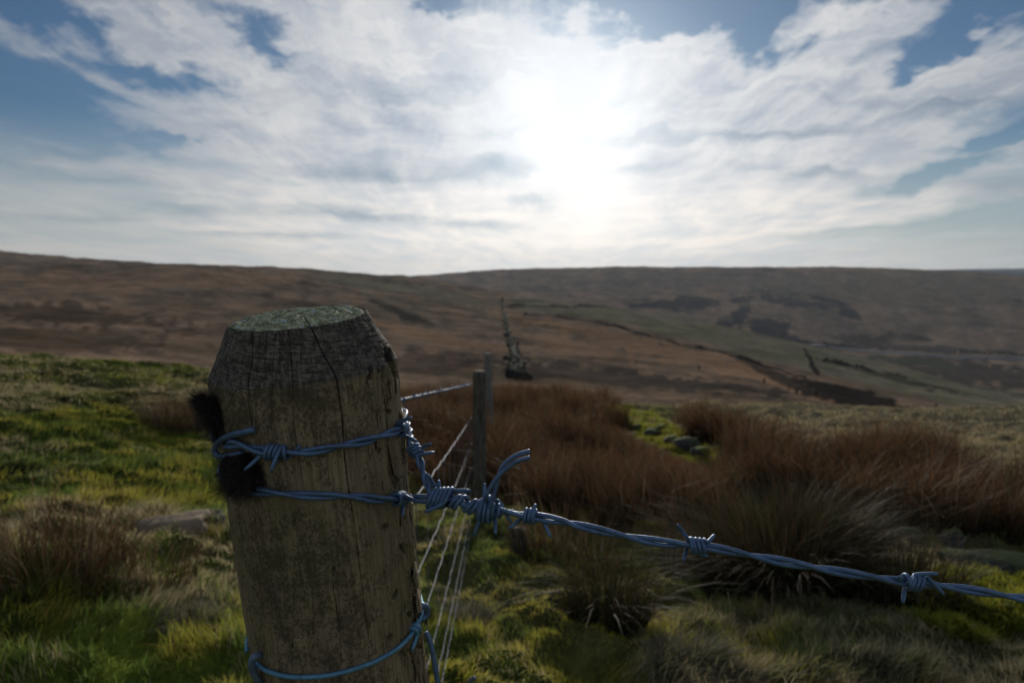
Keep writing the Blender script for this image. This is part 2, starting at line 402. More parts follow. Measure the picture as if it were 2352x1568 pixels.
# far hill: heather and burnt ground
blob(1540, 702, 100, 14, HEATH, 1250, 3400, .9, 3); blob(1600, 690, 60, 8, HEATH, 1250, 3400, .8, 3); blob(1480, 700, 40, 6, HEATH, 1250, 3400, .8)
blob(1830, 695, 120, 9, HEATH, 1250, 3400, .85, 5); blob(1790, 675, 60, 13, HEATH, 1250, 3400, .75, 3); blob(1900, 690, 60, 6, HEATH, 1250, 3400, .7, 10)
blob(1760, 620, 60, 3, HEATH, 1250, 3400, .7); blob(1700, 632, 60, 5, HEATH, 1250, 3400, .6); blob(1240, 665, 60, 7, HEATH, 1250, 3400, .5, 4); blob(1390, 650, 80, 6, HEATH, 1250, 3400, .35)
blob(1690, 692, 18, 6, HEATH, 1250, 3400, .9); blob(1700, 718, 26, 16, HEATH, 1250, 3400, .9, -30); blob(1665, 742, 34, 9, HEATH, 1250, 3400, .9, -20); blob(1760, 752, 62, 18, HEATH, 1250, 3400, .9, 4)
blob(1950, 718, 26, 12, HEATH, 1250, 3400, .9, 25); blob(1900, 688, 70, 5, HEATH, 1250, 3400, .7, 12); blob(1870, 680, 30, 6, HEATH, 1250, 3400, .6)
blob(1990, 780, 60, 12, (.06, .042, .035), 1250, 3400, .85, 5); blob(2080, 772, 50, 8, (.06, .042, .035), 1250, 3400, .85, 8); blob(2340, 692, 16, 6, HEATH, 1250, 3400, .8)
blob(1800, 780, 100, 12, HEATH, 1000, 2600, .9, 14); blob(2080, 800, 220, 7, HEATH, 1000, 2600, .6, 3); blob(2250, 858, 200, 28, (.06, .048, .038), 1000, 2000, .9, 6)
blob(2100, 830, 120, 9, (.07, .075, .045), 1000, 2000, .8, 6); blob(1500, 650, 500, 26, (.16, .13, .10), 1250, 3400, .35)
blob(2100, 660, 330, 30, (.20, .155, .10), 1250, 3400, .5); blob(1500, 725, 160, 14, (.22, .17, .12), 1250, 3400, .5)
MG = np.array([inpoly(PX.ravel(), PY.ravel(), [(1385, 925), (1500, 940), (1660, 1040), (1720, 1100), (1560, 1090), (1430, 1010)])]).reshape(PX.shape) * (RR < 20.0); lay(MG * .8 * sstep(nC, .35, .5), (.26, .27, .03))
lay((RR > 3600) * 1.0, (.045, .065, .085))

nA_, nR_ = len(AZ), len(R_)
ii = np.arange(nA_)[:, None]; jj = np.arange(nR_ - 1)[None]; i2 = (ii + 1) % nA_
F = np.stack([ii * nR_ + jj + 0 * i2, i2 * nR_ + jj, i2 * nR_ + jj + 1, ii * nR_ + jj + 1], -1).reshape(-1, 4)[:, ::-1].copy()
# close the hole under the camera
cz = float(Zt[:, 0].mean())
Vt = np.concatenate([np.stack([X, Y, Zt], -1).reshape(-1, 3), [[0, 0, cz]]]); ci = len(Vt) - 1
i0 = np.arange(nA_); tri = np.stack([np.full(nA_, ci), i0 * nR_, ((i0 + 1) % nA_) * nR_], 1)[:, ::-1].copy()
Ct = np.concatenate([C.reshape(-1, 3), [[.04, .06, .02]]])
nearA = np.concatenate([(1 - sstep(RR, 15, 40)).reshape(-1), [1]])
def m_ground():
    c = attr('col'); g = coord('Object'); nr = attr('near', 'Fac')
    n = noise(g, 9.0, 6, .65); f = noise(g, .035, 8, .68); f2 = noise(vm('MULTIPLY', g, (1, 1, 3)), .22, 6, .7)
    kn = ss(n, .3, .7, .55, 1.35); kf = ss(f, .3, .7, .72, 1.28) * ss(f2, .3, .7, .78, 1.22)
    k = kn * nr + kf * (1 - nr)
    c2 = vm('SCALE', c, scale=k)
    return diffuse(vm('SCALE', c2, scale=1.12), bump(noise(g, 30, 5, .7), .5, .02))
M_ground = material('moor_ground', m_ground)
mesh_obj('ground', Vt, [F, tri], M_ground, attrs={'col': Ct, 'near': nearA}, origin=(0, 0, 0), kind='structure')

# ------------------------------------------------------------------ haze
def cube_verts(x0, x1, y0, y1, z0, z1):
    return np.array([(x, y, z) for x in (x0, x1) for y in (y0, y1) for z in (z0, z1)], float), np.array([(0, 1, 3, 2), (4, 6, 7, 5), (0, 4, 5, 1), (2, 3, 7, 6), (0, 2, 6, 4), (1, 5, 7, 3)])
zmin = float(Vt[:, 2].min()) - 1; zmax = float(Vt[:, 2].max()) + 12
Vh, Fh = cube_verts(-16200, 16200, -16200, 16200, zmin, zmax)
mh = bpy.data.materials.new('haze'); mh.use_nodes = True; mh.node_tree.nodes.clear()
o_ = mh.node_tree.nodes.new('ShaderNodeOutputMaterial'); pv = mh.node_tree.nodes.new('ShaderNodeVolumePrincipled')
pv.inputs['Color'].default_value = (.80, .87, .97, 1); pv.inputs['Density'].default_value = 0.000040; pv.inputs['Anisotropy'].default_value = .3
mh.node_tree.links.new(pv.outputs[0], o_.inputs['Volume'])
HAZE = mesh_obj('haze', Vh, Fh, mh, smooth=False, origin=(0, 0, 0), kind='stuff')

# ------------------------------------------------------------------ blades: grass, rushes, wool
def m_blade(name, trans=.35, rough=.6):
    def fn():
        c = attr('col')
        d = principled(c, rough, spec=.12)
        n = S.nt.nodes.new('ShaderNodeBsdfTranslucent'); S.put(n.inputs[0], vm('SCALE', c, scale=1.3))
        return shmix(trans, d, S(n.outputs[0]))
    return material(name, fn)
M_grass = m_blade('grass_blade', .45); M_rush = m_blade('rush_stem', .18)
def blades(base, H_, Wd, lean, col0, col1, segs=3, droop=None):
    """base (n,3) root, H_ height, Wd width, lean (n,2) sideways travel of the tip as a share of height; returns V,F,C"""
    n = len(base); th = RS.rand(n) * math.pi; side = np.stack([np.cos(th), np.sin(th), 0 * th], 1)
    V = []; Cc = []
    for k in range(segs + 1):
        t = k / segs; w = Wd * (1 - t ** 1.6) * .5 + Wd * .04
        ctr = base.copy(); ctr[:, :2] += lean * (H_ * (t ** 1.8))[:, None]
        lift = H_ * t * (1 - .35 * np.minimum(1.2, np.hypot(lean[:, 0], lean[:, 1])) * t)
        if droop is not None: lift = lift - droop * H_ * t ** 3
        ctr[:, 2] += lift
        V += [ctr - side * w[:, None], ctr + side * w[:, None]]
        c = col0 * (1 - t) + col1 * t; Cc += [c, c]
    V = np.stack(V, 1); Cc = np.stack(Cc, 1); m = 2 * (segs + 1)
    idx = np.arange(n)[:, None, None] * m + (np.arange(segs)[None, :, None] * 2) + np.array([0, 1, 3, 2])[None, None]
    return V.reshape(-1, 3), idx.reshape(-1, 4), Cc.reshape(-1, 3)
def sample_ground(n, r0, r1, a0=-44, a1=44, power=1.0):
    a = np.radians(RS.uniform(a0, a1, n)); t = RS.rand(n); r = (r0 ** power + (r1 ** power - r0 ** power) * t) ** (1 / power)
    x = r * np.sin(a); y = r * np.cos(a); return np.stack([x, y, gz(x, y)], 1), r
# rush beds as areas of ground (their roots), outlined by bearing and distance
BED_A = [(905, 935), (1180, 925), (1375, 930), (1400, 990), (1550, 1060), (1650, 1090), (1720, 1195), (1680, 1240), (1500, 1200), (1350, 1180), (1220, 1160), (1100, 1130), (905, 1120)]
BED_B = [(1560, 975), (1700, 1000), (1900, 1060), (2100, 1085), (2450, 1130), (2750, 1190), (2750, 1330), (2352, 1255), (2150, 1235), (1950, 1190), (1750, 1160), (1650, 1110), (1600, 1040)]
MOSSM = [(1390, 930), (1500, 950), (1650, 1040), (1640, 1075), (1560, 1060), (1440, 1000)]
BED_C = [(1120, 1110), (1330, 1150), (1600, 1130), (1640, 1250), (1560, 1420), (1400, 1380), (1230, 1330), (1130, 1230)]
def rush_mask(p):
    px, py, d = proj(p); px = px + (fbm(p[:, 0] * 2, p[:, 1] * 2, 3, 61) - .5) * 150; py = py + (fbm(p[:, 0] * 2, p[:, 1] * 2, 3, 63) - .5) * 40
    return ((inpoly(px, py, BED_A) | inpoly(px, py, BED_B)) & ~inpoly(px, py, MOSSM)) | (inpoly(px, py, BED_C) & (fbm(p[:, 0] * 5, p[:, 1] * 5, 2, 65) > .60))
def colmix(n, palette, weights=None, lo=.6, hi=1.5):
    pal = np.array(palette); i = RS.choice(len(pal), n, p=weights); return pal[i] * RS.uniform(lo, hi, (n, 1))
# --- short grass
def grass():
    Vs, Fs, Cs = [], [], []; off = 0
    for (n, r0, r1, hh, ww) in [(170000, 1.5, 4.2, .040, .0034), (190000, 4.2, 10, .038, .0055), (110000, 10, 20, .048, .0095)]:
        p, r = sample_ground(n, r0, r1, power=1.35)
        cl = fbm(p[:, 0] * 5, p[:, 1] * 5, 3, 71); keep = (cl + RS.rand(n) * .45 > .54) & ~(rush_mask(p) & (RS.rand(n) > .4))
        p = p[keep]; r = r[keep]; cl = cl[keep]; n = len(p)
        big = fbm(p[:, 0] * .9, p[:, 1] * .9, 3, 73)
        H_ = hh * (.4 + 1.5 * cl * RS.rand(n)) * (1 + .8 * (big > .55)); px, py, _ = proj(p)
        # tufts comb in a shared direction
        da = fbm(p[:, 0] * 2.2, p[:, 1] * 2.2, 2, 75) * 12.0
        lean = np.stack([np.cos(da), np.sin(da)], 1) * .5 + RS.normal(0, .35, (n, 2)) + [.15, 0]
        hue = fbm(p[:, 0] * 1.6 + 9, p[:, 1] * 1.6, 3, 77) * .40 + fbm(p[:, 0] * 6, p[:, 1] * 6, 2, 78) * .60
        g = colmix(n, [(.085, .125, .024), (.12, .155, .03), (.055, .08, .018)]); yl = colmix(n, [(.24, .23, .03), (.28, .215, .045)]); st = colmix(n, [(.30, .25, .155), (.24, .185, .11)])
        ry = sstep(hue, .44, .56)[:, None]; c = g * (1 - ry * .75) + yl * ry * .75
        straw = sstep(fbm(p[:, 0] * 1.1 + 31, p[:, 1] * 1.1, 3, 79) + .30 * sstep(px, 1350, 1600) * sstep(r, 5, 8) + (.09 + .06 * (px < 1000)) * sstep(r, 5, 10) + .38 * (fbm(p[:, 0] * 4.5, p[:, 1] * 4.5, 2, 80) - .5) + (RS.rand(n) - .5) * .25, .475, .60)[:, None]
        c = c * (1 - straw * .85) + st * straw * .85
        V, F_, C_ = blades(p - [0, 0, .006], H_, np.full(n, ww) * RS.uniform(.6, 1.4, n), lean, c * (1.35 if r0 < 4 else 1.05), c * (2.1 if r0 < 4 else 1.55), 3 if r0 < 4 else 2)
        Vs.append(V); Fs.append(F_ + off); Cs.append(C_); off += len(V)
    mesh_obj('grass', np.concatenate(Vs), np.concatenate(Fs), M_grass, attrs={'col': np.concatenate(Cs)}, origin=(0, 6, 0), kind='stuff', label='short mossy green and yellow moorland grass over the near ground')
grass()
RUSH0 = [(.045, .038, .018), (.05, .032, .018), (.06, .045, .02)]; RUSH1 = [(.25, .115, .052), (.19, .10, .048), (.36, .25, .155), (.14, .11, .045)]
def rush_bed():
    p, r = sample_ground(420000, 3.2, 18.0, -12, 44, 1.5)
    k = rush_mask(p); p = p[k]; r = r[k]
    cl = fbm(p[:, 0] * 2.1, p[:, 1] * 2.1, 3, 81); k = cl + RS.rand(len(p)) * .26 > .64; p = p[k]; r = r[k]; cl = cl[k]; n = len(p)
    H_ = RS.uniform(.16, .48, n) * (.35 + 1.25 * cl) * (1 + .1 * sstep(r, 6, 12))
    qx, qy, qd = proj(p); lim = (qy - np.interp(qx, [1360, 1400, 1470, 1550, 1640, 1700], [700, 962, 1000, 1040, 1066, 800])) * qd / FPX
    lim = np.where((qx > 1380) & (qx < 1660) & inpoly(qx, qy, BED_A), np.maximum(lim, .05), 9.0); H_ = np.minimum(H_, lim)
    da = fbm(p[:, 0] * 1.2, p[:, 1] * 1.2, 2, 83) * 9
    lean = np.stack([np.cos(da), np.sin(da)], 1) * .25 + RS.normal(0, .34, (n, 2))
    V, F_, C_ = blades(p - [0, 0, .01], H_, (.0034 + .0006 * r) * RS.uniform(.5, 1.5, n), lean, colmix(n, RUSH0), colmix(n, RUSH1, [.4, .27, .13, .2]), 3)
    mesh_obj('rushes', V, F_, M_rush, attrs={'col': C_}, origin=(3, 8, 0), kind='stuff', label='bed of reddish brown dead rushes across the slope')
    print('rush stems', n)
rush_bed()
def clump(name, label, cat, px, py, rmin, n, rad_, hgt, spread, c0, c1, w=.0028, group=None, lean0=(0, 0), droop=.15, mat=None):
    b = hit(px, py, rmin); t = RS.rand(n); a = RS.rand(n) * 2 * math.pi; rr = rad_ * np.sqrt(t)
    x = b[0] + rr * np.cos(a); y = b[1] + rr * np.sin(a); base = np.stack([x, y, gz(x, y) - .012], 1)
    out = (rr / rad_ * spread); lean = np.stack([np.cos(a), np.sin(a)], 1) * (out * RS.uniform(.3, 1.3, n))[:, None] + RS.normal(0, .16, (n, 2)) + np.array(lean0)
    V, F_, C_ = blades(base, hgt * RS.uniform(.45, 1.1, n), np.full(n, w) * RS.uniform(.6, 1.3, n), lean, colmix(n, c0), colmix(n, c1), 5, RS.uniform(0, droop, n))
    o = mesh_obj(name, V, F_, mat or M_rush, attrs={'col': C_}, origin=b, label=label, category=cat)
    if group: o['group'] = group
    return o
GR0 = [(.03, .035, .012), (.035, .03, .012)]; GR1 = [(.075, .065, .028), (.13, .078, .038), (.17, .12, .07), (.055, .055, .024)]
G = 'rush clumps standing out from the bed'
clump('rush_clump', 'large dark rush clump behind the barbed wire on the right, broadest of the rush clumps', 'rushes', 1790, 1350, 1.5, 4600, .33, .52, .80, GR0, GR1, .0046, G, (-.05, 0), .25)
clump('rush_clump', 'spiky brown rush clump on mossy turf just right of the broken stub', 'rushes', 1395, 1440, 1.5, 620, .15, .42, .75, GR0, GR1, .0042, G, (.08, 0), .35)
clump('rush_clump', 'thin upright rushes over bright moss behind the wire tail ends', 'rushes', 1290, 1300, 1.5, 420, .26, .36, .45, GR0, RUSH1, .0040, G)
clump('rush_clump', 'brown rush clump at the left edge of the green field', 'rushes', 120, 1330, 1.5, 700, .26, .38, .6, GR0, RUSH1, .0038, G, (.1, 0))
clump('rush_clump', 'sparse thin rush clump left of the big post near the flat stone', 'rushes', 330, 1345, 1.5, 220, .18, .28, .6, GR0, RUSH1, .0032, G, (.12, 0))
clump('rush_clump', 'olive brown rush clump between the big clump and the grey stones at right', 'rushes', 2060, 1370, 1.5, 800, .24, .36, .6, GR0, GR1, .0042, G)
clump('rush_clump', 'small brown rush clump at the top of the green field beside the wool', 'rushes', 420, 985, 3, 900, .35, .42, .4, RUSH0, RUSH1, .004, G)
clump('rush_clump', 'round russet rush clump rising above the bed before the pale grass', 'rushes', 2040, 1080, 4, 1500, .45, .50, .35, RUSH0, RUSH1, .006, G)
T0 = [(.10, .085, .05), (.07, .07, .04)]; T1 = [(.26, .23, .17), (.20, .18, .13)]
G2 = 'pale grass tussocks in the turf'
clump('grass_tussock', 'pale grey green tussock at the bottom right of the middle, combed over', 'grass tussock', 1590, 1545, 1.2, 1500, .13, .13, 1.3, T0, T1, .0022, G2, (.3, -.2), .5, M_grass)
clump('grass_tussock', 'blond dead grass tuft beside the netting wires', 'grass tussock', 1082, 1430, 1.2, 900, .07, .11, .9, T0, T1, .002, G2, (0, 0), .4, M_grass)
clump('grass_tussock', 'straw coloured tussock left of the big post low in the field', 'grass tussock', 440, 1440, 1.2, 800, .09, .10, 1.2, T0, T1, .002, G2, (0, 0), .5, M_grass)
clump('grass_tussock', 'greyish tussock at the bottom edge left of centre right, below the large rush clump', 'grass tussock', 1960, 1530, 1.2, 1100, .12, .12, 1.2, T0, [(.15, .15, .09)], .0022, G2, (-.2, 0), .5, M_grass)

# ------------------------------------------------------------------ stones
def ico(sub=3):
    import bmesh
    bm = bmesh.new(); bmesh.ops.create_icosphere(bm, subdivisions=sub, radius=1); V = np.array([v_.co[:] for v_ in bm.verts]); F_ = np.array([[v_.index for v_ in f.verts] for f in bm.faces]); bm.free(); return V, F_
ICO3 = ico(3); ICO4 = ico(4); ICO2 = ico(2)
def rock(center, size, seed, rot=0.0, base=ICO3, rough=.25, box=.75):
    V, F_ = base; V = V.copy()
    d = fbm(V[:, 0] * 1.6 + seed * 3.1 + 20, V[:, 1] * 1.6 + V[:, 2] * 1.3 + seed, 3, seed) - .5
    d2 = fbm(V[:, 0] * 5 + seed, V[:, 2] * 5 + V[:, 1] * 4, 3, seed + 5) - .5
    V = np.sign(V) * np.abs(V) ** box
    V = V * (1 + d * rough * 3 + d2 * rough)[:, None] * np.array(size)
    c, s_ = math.cos(rot), math.sin(rot); V = np.stack([V[:, 0] * c - V[:, 1] * s_, V[:, 0] * s_ + V[:, 1] * c, V[:, 2]], 1)
    return V + center, F_
def m_stone(name, base, lichen, moss=.0):
    def fn():
        g = coord('Object'); n = noise(g, 14, 6, .65); l = noise(g, 40, 4, .6); mz = sep(S(S.nt.nodes.new('ShaderNodeNewGeometry').outputs['Normal']))[2]
        c = mix(ss(n, .35, .65), tuple(x * .55 for x in base), base); c = mix(ss(l, .55, .68), c, lichen)
        c = mix(ss(noise(g, 6, 4, .6) + mz * .35, .62, .8) * moss, c, (.12, .15, .02))
        return principled(c, .9, spec=.15, normal=bump(n, .7, .02))
    return material(name, fn)
M_stone = m_stone('grey_stone', (.10, .098, .09), (.20, .20, .18), .5); M_moss = m_stone('mossy_stone', (.09, .085, .075), (.24, .24, .21), .95); M_tan = m_stone('buff_stone', (.34, .26, .18), (.46, .40, .32), .0)
def stone(px, py, rmin, size, label, mat, seed, rot=0, sink=.35, group=None):
    b = hit(px, py, rmin); V, F_ = rock(b + np.array([0, 0, size[2] * (1 - 2 * sink)]), size, seed, rot)
    o = mesh_obj('stone', V, F_, mat, origin=b, label=label, category='stone')
    if group: o['group'] = group
stone(395, 1212, 1.5, (.15, .12, .05), 'flat buff stone in the grass left of the big post', M_tan, 3, .5, .48)
stone(472, 1202, 1.5, (.10, .07, .035), 'small grey stone touching the flat buff stone', M_stone, 4, .2)
stone(1940, 1215, 2.5, (.26, .10, .07), 'long grey slab lying behind the large rush clump', M_stone, 5, -.2)
stone(2185, 1262, 2.5, (.06, .05, .075), 'upright squarish grey stone among rushes near the right edge', M_stone, 7, .1)
stone(2310, 1315, 2.3, (.28, .09, .06), 'long low grey stone at the right edge', M_stone, 8, -.35)
stone(2080, 1243, 2.5, (.12, .06, .05), 'dark grey stone left of the upright one', M_stone, 9, .3)
for i, (px, py, s_) in enumerate([(1460, 990, .16), (1500, 1005, .20), (1545, 1022, .17), (1575, 1040, .24), (1520, 990, .14), (1610, 1048, .15)]):
    stone(px, py, 4, (s_ * .62, s_ * .5, s_ * .42), ['low mossy stone at the top left of the rubble patch', 'dark mossy stone in the middle of the rubble patch', 'mossy stone low in the rubble patch between darker ones', 'pale grey stone at the lower end of the rubble patch', 'small mossy stone at the back of the rubble patch', 'outermost right stone of the rubble patch'][i], M_moss if i != 3 else M_stone, 20 + i, i, .3, 'rubble stones showing between the rushes')
def moss_mound():
    p, r = sample_ground(90000, 5, 17, 5, 20, 1.3); px, py, _ = proj(p); k = inpoly(px, py, MOSSM) | ((np.hypot((px - 2300) / 130, (py - 1420) / 90) < 1)); p = p[k]; n = len(p)
    p2, r2 = sample_ground(60000, 2, 4.5, 26, 44, 1.2); px, py, _ = proj(p2); k = np.hypot((px - 2270) / 170, (py - 1400) / 80) + (fbm(p2[:, 0] * 4, p2[:, 1] * 4, 2, 5) - .5) < 1
    p2 = p2[k]; p = np.concatenate([p, p2]); n = len(p)
    H_ = RS.uniform(.03, .07, n); V, F_, C_ = blades(p, H_, np.full(n, .010), RS.normal(0, .6, (n, 2)), colmix(n, [(.18, .19, .025)]), colmix(n, [(.38, .34, .04), (.26, .30, .04)]), 2)
    mesh_obj('moss', V, F_, M_grass, attrs={'col': C_}, origin=(3, 5, 0), kind='stuff', label='bright yellow green moss cushions over the rubble and turf')
moss_mound()
# ruined dry stone wall following the fence down and up the far slope
def wall_line(name, label, cat, pl, rmin0, w, hgt, step, mat, n=70, scat=.5):
    Vs, Fs = [], []; off = 0; prev = rmin0; pts_ = []
    for (px, py) in pl:
        q = hit(px, py, prev); pts_.append(q); prev = max(rmin0, math.hypot(q[0], q[1]) * .7)
    pts_ = np.array(pts_); L = np.concatenate([[0], np.cumsum(np.hypot(*np.diff(pts_[:, :2], axis=0).T))])
    s = np.linspace(0, 1, n) ** 1.7 * L[-1]
    for k, sk in enumerate(s):
        x = np.interp(sk, L, pts_[:, 0]) + RS.normal(0, w * scat); y = np.interp(sk, L, pts_[:, 1]) + RS.normal(0, w * scat)
        gap = (s[min(k + 1, n - 1)] - s[max(k - 1, 0)]) * .35
        sz = np.array([w * RS.uniform(.5, .9), max(w * .6, gap), hgt * RS.uniform(.6, 1.2)])
        V, F_ = rock(np.array([x, y, float(gz(np.array([x]), np.array([y]))[0]) + sz[2] * .3]), sz, 100 + k, math.atan2(-(pts_[-1][0] - pts_[0][0]), pts_[-1][1] - pts_[0][1]), ICO2, .3)
        Vs.append(V); Fs.append(F_ + off); off += len(V)
    return mesh_obj(name, np.concatenate(Vs), np.concatenate(Fs), mat, label=label, category=cat)
M_wall = m_stone('dark_wall_stone', (.042, .042, .038), (.06, .062, .055), .2)
wall_line('stone_wall', 'ruined dark stone wall running straight away beyond the fence posts', 'stone wall', [(1188, 872), (1186, 845), (1178, 805), (1170, 775), (1163, 745), (1157, 715), (1154, 690)], 40, 1.1, 1.2, 1, M_wall, 260, .85)
# dark hedgerows and walls on the far slopes
def hedge(name, label, cat, pl, rmin0, hgt, mat, n=120, jit=.6, thin=1.0):
    pts_ = []; prev = rmin0
    for (px, py) in pl: q = hit(px, py, prev); pts_.append(q)
    pts_ = np.array(pts_); L = np.concatenate([[0], np.cumsum(np.hypot(*np.diff(pts_[:, :2], axis=0).T))]); Vs, Fs = [], []; off = 0
    n = int(max(n, min(700, L[-1] / (hgt * .9))))
    for k, sk in enumerate(np.linspace(0, L[-1], n)):
        x = np.interp(sk, L, pts_[:, 0]) + RS.normal(0, hgt * jit); y = np.interp(sk, L, pts_[:, 1]) + RS.normal(0, hgt * jit); f = RS.uniform(.3, 1.2) * (.35 + 1.1 * float(sstep(vnoise(np.array([sk / hgt * .08]), np.array([hgt * 7.7]), 3)[0], .2, .7)))
        V, F_ = rock(np.array([x, y, float(gz(np.array([x]), np.array([y]))[0]) + hgt * f * .3]), (hgt * .9, hgt * .8 * (.5 + f * .5), hgt * f * thin), 300 + k, RS.rand() * 3, ICO2, .5)
        Vs.append(V); Fs.append(F_ + off); off += len(V)
    return mesh_obj(name, np.concatenate(Vs), np.concatenate(Fs), mat, label=label, category=cat)
def m_scrub():
    g = coord('Object'); n = noise(g, .8, 6, .7); return diffuse(mix(ss(n, .4, .6), (.05, .043, .034), (.11, .088, .06)))
M_scrub = material('dark_scrub', m_scrub)
hedge('hedge', 'long dark hedge line slanting down between the orange slope and the green spur', 'hedge', [(1205, 722), (1300, 730), (1390, 745), (1450, 762), (1540, 785), (1640, 806), (1740, 836), (1850, 868)], 150, .85, M_scrub, 200, .5)
hedge('hedge', 'short dark hedge across the slope just below the skyline of the spur', 'hedge', [(1165, 706), (1230, 705), (1330, 703), (1400, 706)], 450, 1.6, M_scrub, 90, .5)
hedge('hedge', 'dark hedge dropping down the spur towards the gully', 'hedge', [(1848, 803), (1862, 828), (1872, 850), (1878, 862)], 250, .8, M_scrub, 60, .5)
hedge('hedge', 'ragged line of scrub across the lower green spur', 'hedge', [(1880, 826), (1950, 840), (2030, 856), (2100, 870)], 250, 1.6, M_scrub, 46, 1.2)
hedge('hedge', 'dark wooded bank under the road beyond the spur', 'hedge', [(1770, 782), (1850, 790), (1960, 797), (2100, 803), (2352, 815)], 1230, 3.2, M_scrub, 160, .8)
# road on the far side of the valley
def road():
    pl = [(1850, 792), (1940, 803), (2050, 812), (2150, 818), (2260, 822), (2352, 827), (2500, 834), (2700, 842)]
    q = np.array([hit(a, b, 1230) for a, b in pl]); s = np.linspace(0, len(pl) - 1, 60); k = np.arange(len(pl))
    c = np.stack([np.interp(s, k, q[:, 0]), np.interp(s, k, q[:, 1])], 1); t = np.gradient(c, axis=0); t /= np.linalg.norm(t, axis=1)[:, None]; nrm = np.stack([-t[:, 1], t[:, 0]], 1)
    V = []
    for off in (-9, 9):
        p = c + nrm * off; V.append(np.concatenate([p, (gz(c[:, 0], c[:, 1]) + 1.6 + .14 * off * np.sign(nrm[:, 1]))[:, None]], 1))
    V = np.stack(V, 1).reshape(-1, 3); i = np.arange(59) * 2; F_ = np.stack([i, i + 1, i + 3, i + 2], 1)
    def fn():
        return principled(mix(ss(noise(coord(), .05, 3), .4, .6), (.075, .085, .095), (.10, .11, .12)), .75)
    mesh_obj('road', V, F_, material('asphalt', fn), kind='structure')
road()
# ------------------------------------------------------------------ tubes
def catmull(pts_, per=10):
    p = np.asarray(pts_, float); p = np.vstack([2 * p[0] - p[1], p, 2 * p[-1] - p[-2]]); out = []
    for i in range(1, len(p) - 2):
        t = np.linspace(0, 1, per, endpoint=False)[:, None]; a, b, c, d = p[i - 1], p[i], p[i + 1], p[i + 2]
        out.append(.5 * (2 * b + (c - a) * t + (2 * a - 5 * b + 4 * c - d) * t ** 2 + (3 * b - a - 3 * c + d) * t ** 3))
    return np.vstack(out + [p[-2:-1]])
def resample(p, step):
    L = np.concatenate([[0], np.cumsum(np.linalg.norm(np.diff(p, axis=0), axis=1))]); n = max(3, int(L[-1] / step)); s = np.linspace(0, L[-1], n)
    return np.stack([np.interp(s, L, p[:, k]) for k in range(3)], 1), s
def frames(p):
    t = np.gradient(p, axis=0); t /= np.linalg.norm(t, axis=1)[:, None] + 1e-12
    n = np.zeros_like(t); a = np.cross(t[0], [0, 0, 1.0]); a = a if np.linalg.norm(a) > .05 else np.cross(t[0], [1.0, 0, 0]); n[0] = a / np.linalg.norm(a)
    for i in range(1, len(t)):
        a = n[i - 1] - t[i] * np.dot(n[i - 1], t[i]); n[i] = a / (np.linalg.norm(a) + 1e-12)
    return t, n, np.cross(t, n)
def tube(p, r, sides=10, taper0=None, taper1=None):
    p = np.asarray(p, float); t, n, b = frames(p); m = len(p); rr = np.full(m, float(r)) if np.isscalar(r) else np.asarray(r, float)
    a = np.linspace(0, 2 * math.pi, sides, endpoint=False)
    V = p[:, None] + rr[:, None, None] * (np.cos(a)[None, :, None] * n[:, None] + np.sin(a)[None, :, None] * b[:, None])
    i = np.arange(m - 1)[:, None] * sides; j = np.arange(sides)[None]; j2 = (j + 1) % sides
    F_ = np.stack([i + j, i + j2, i + sides + j2, i + sides + j], -1).reshape(-1, 4)
    V = V.reshape(-1, 3); k = len(V); V = np.vstack([V, p[0], p[-1]])
    j = np.arange(sides); j2 = (j + 1) % sides
    caps = np.vstack([np.stack([np.full(sides, k), j2, j], 1), np.stack([np.full(sides, k + 1), (m - 1) * sides + j, (m - 1) * sides + j2], 1)])
    return V, [F_, caps]
def join(parts):
    V = []; Q = []; T = []; off = 0
    for v_, f in parts:
        for a in (f if isinstance(f, list) else [f]): (Q if a.shape[1] == 4 else T).append(a + off)
        V.append(v_); off += len(v_)
    out = []
    if Q: out.append(np.vstack(Q))
    if T: out.append(np.vstack(T))
    return np.vstack(V), out
def twist(p, r, pitch, phase=0.0, gap=1.03, per=None):
    p, s = resample(p, pitch / 14); t, n, b = frames(p); ph = phase + 2 * math.pi * s / pitch
    wob = 1 + .10 * np.sin(s * 90)
    o = (np.cos(ph)[:, None] * n + np.sin(ph)[:, None] * b) * (r * gap * wob)[:, None]
    return p + o, p - o

# ------------------------------------------------------------------ materials for wire and wood
def m_wire(name, base, dark, rough=.40):
    def fn():
        g = coord('Object'); n = noise(g, 900, 5, .7); n2 = noise(g, 160, 4, .6)
        c = mix(ss(n2, .35, .7), base, dark); c = mix(ss(n, .56, .70) * .7, c, tuple(x * .45 for x in dark)); c = mix(ss(noise(g, 300, 4, .7), .60, .70) * .5, c, (.20, .15, .11))
        return principled(c, S.m('ADD', ss(n, .3, .7, 0, .22), rough), metal=ss(n2, .3, .8, .6, .3), normal=bump(n, .35, .0003), spec=.5)
    return material(name, fn)
M_wire = m_wire('galvanised_wire', (.165, .25, .39), (.105, .16, .255)); M_plain = m_wire('galvanised_plain_wire', (.20, .42, .58), (.14, .30, .42), .45)
M_netw = m_wire('galvanised_net_wire', (.19, .21, .26), (.12, .135, .17), .5)
M_rusty = m_wire('dull_staple_steel', (.20, .27, .36), (.13, .16, .22), .5)
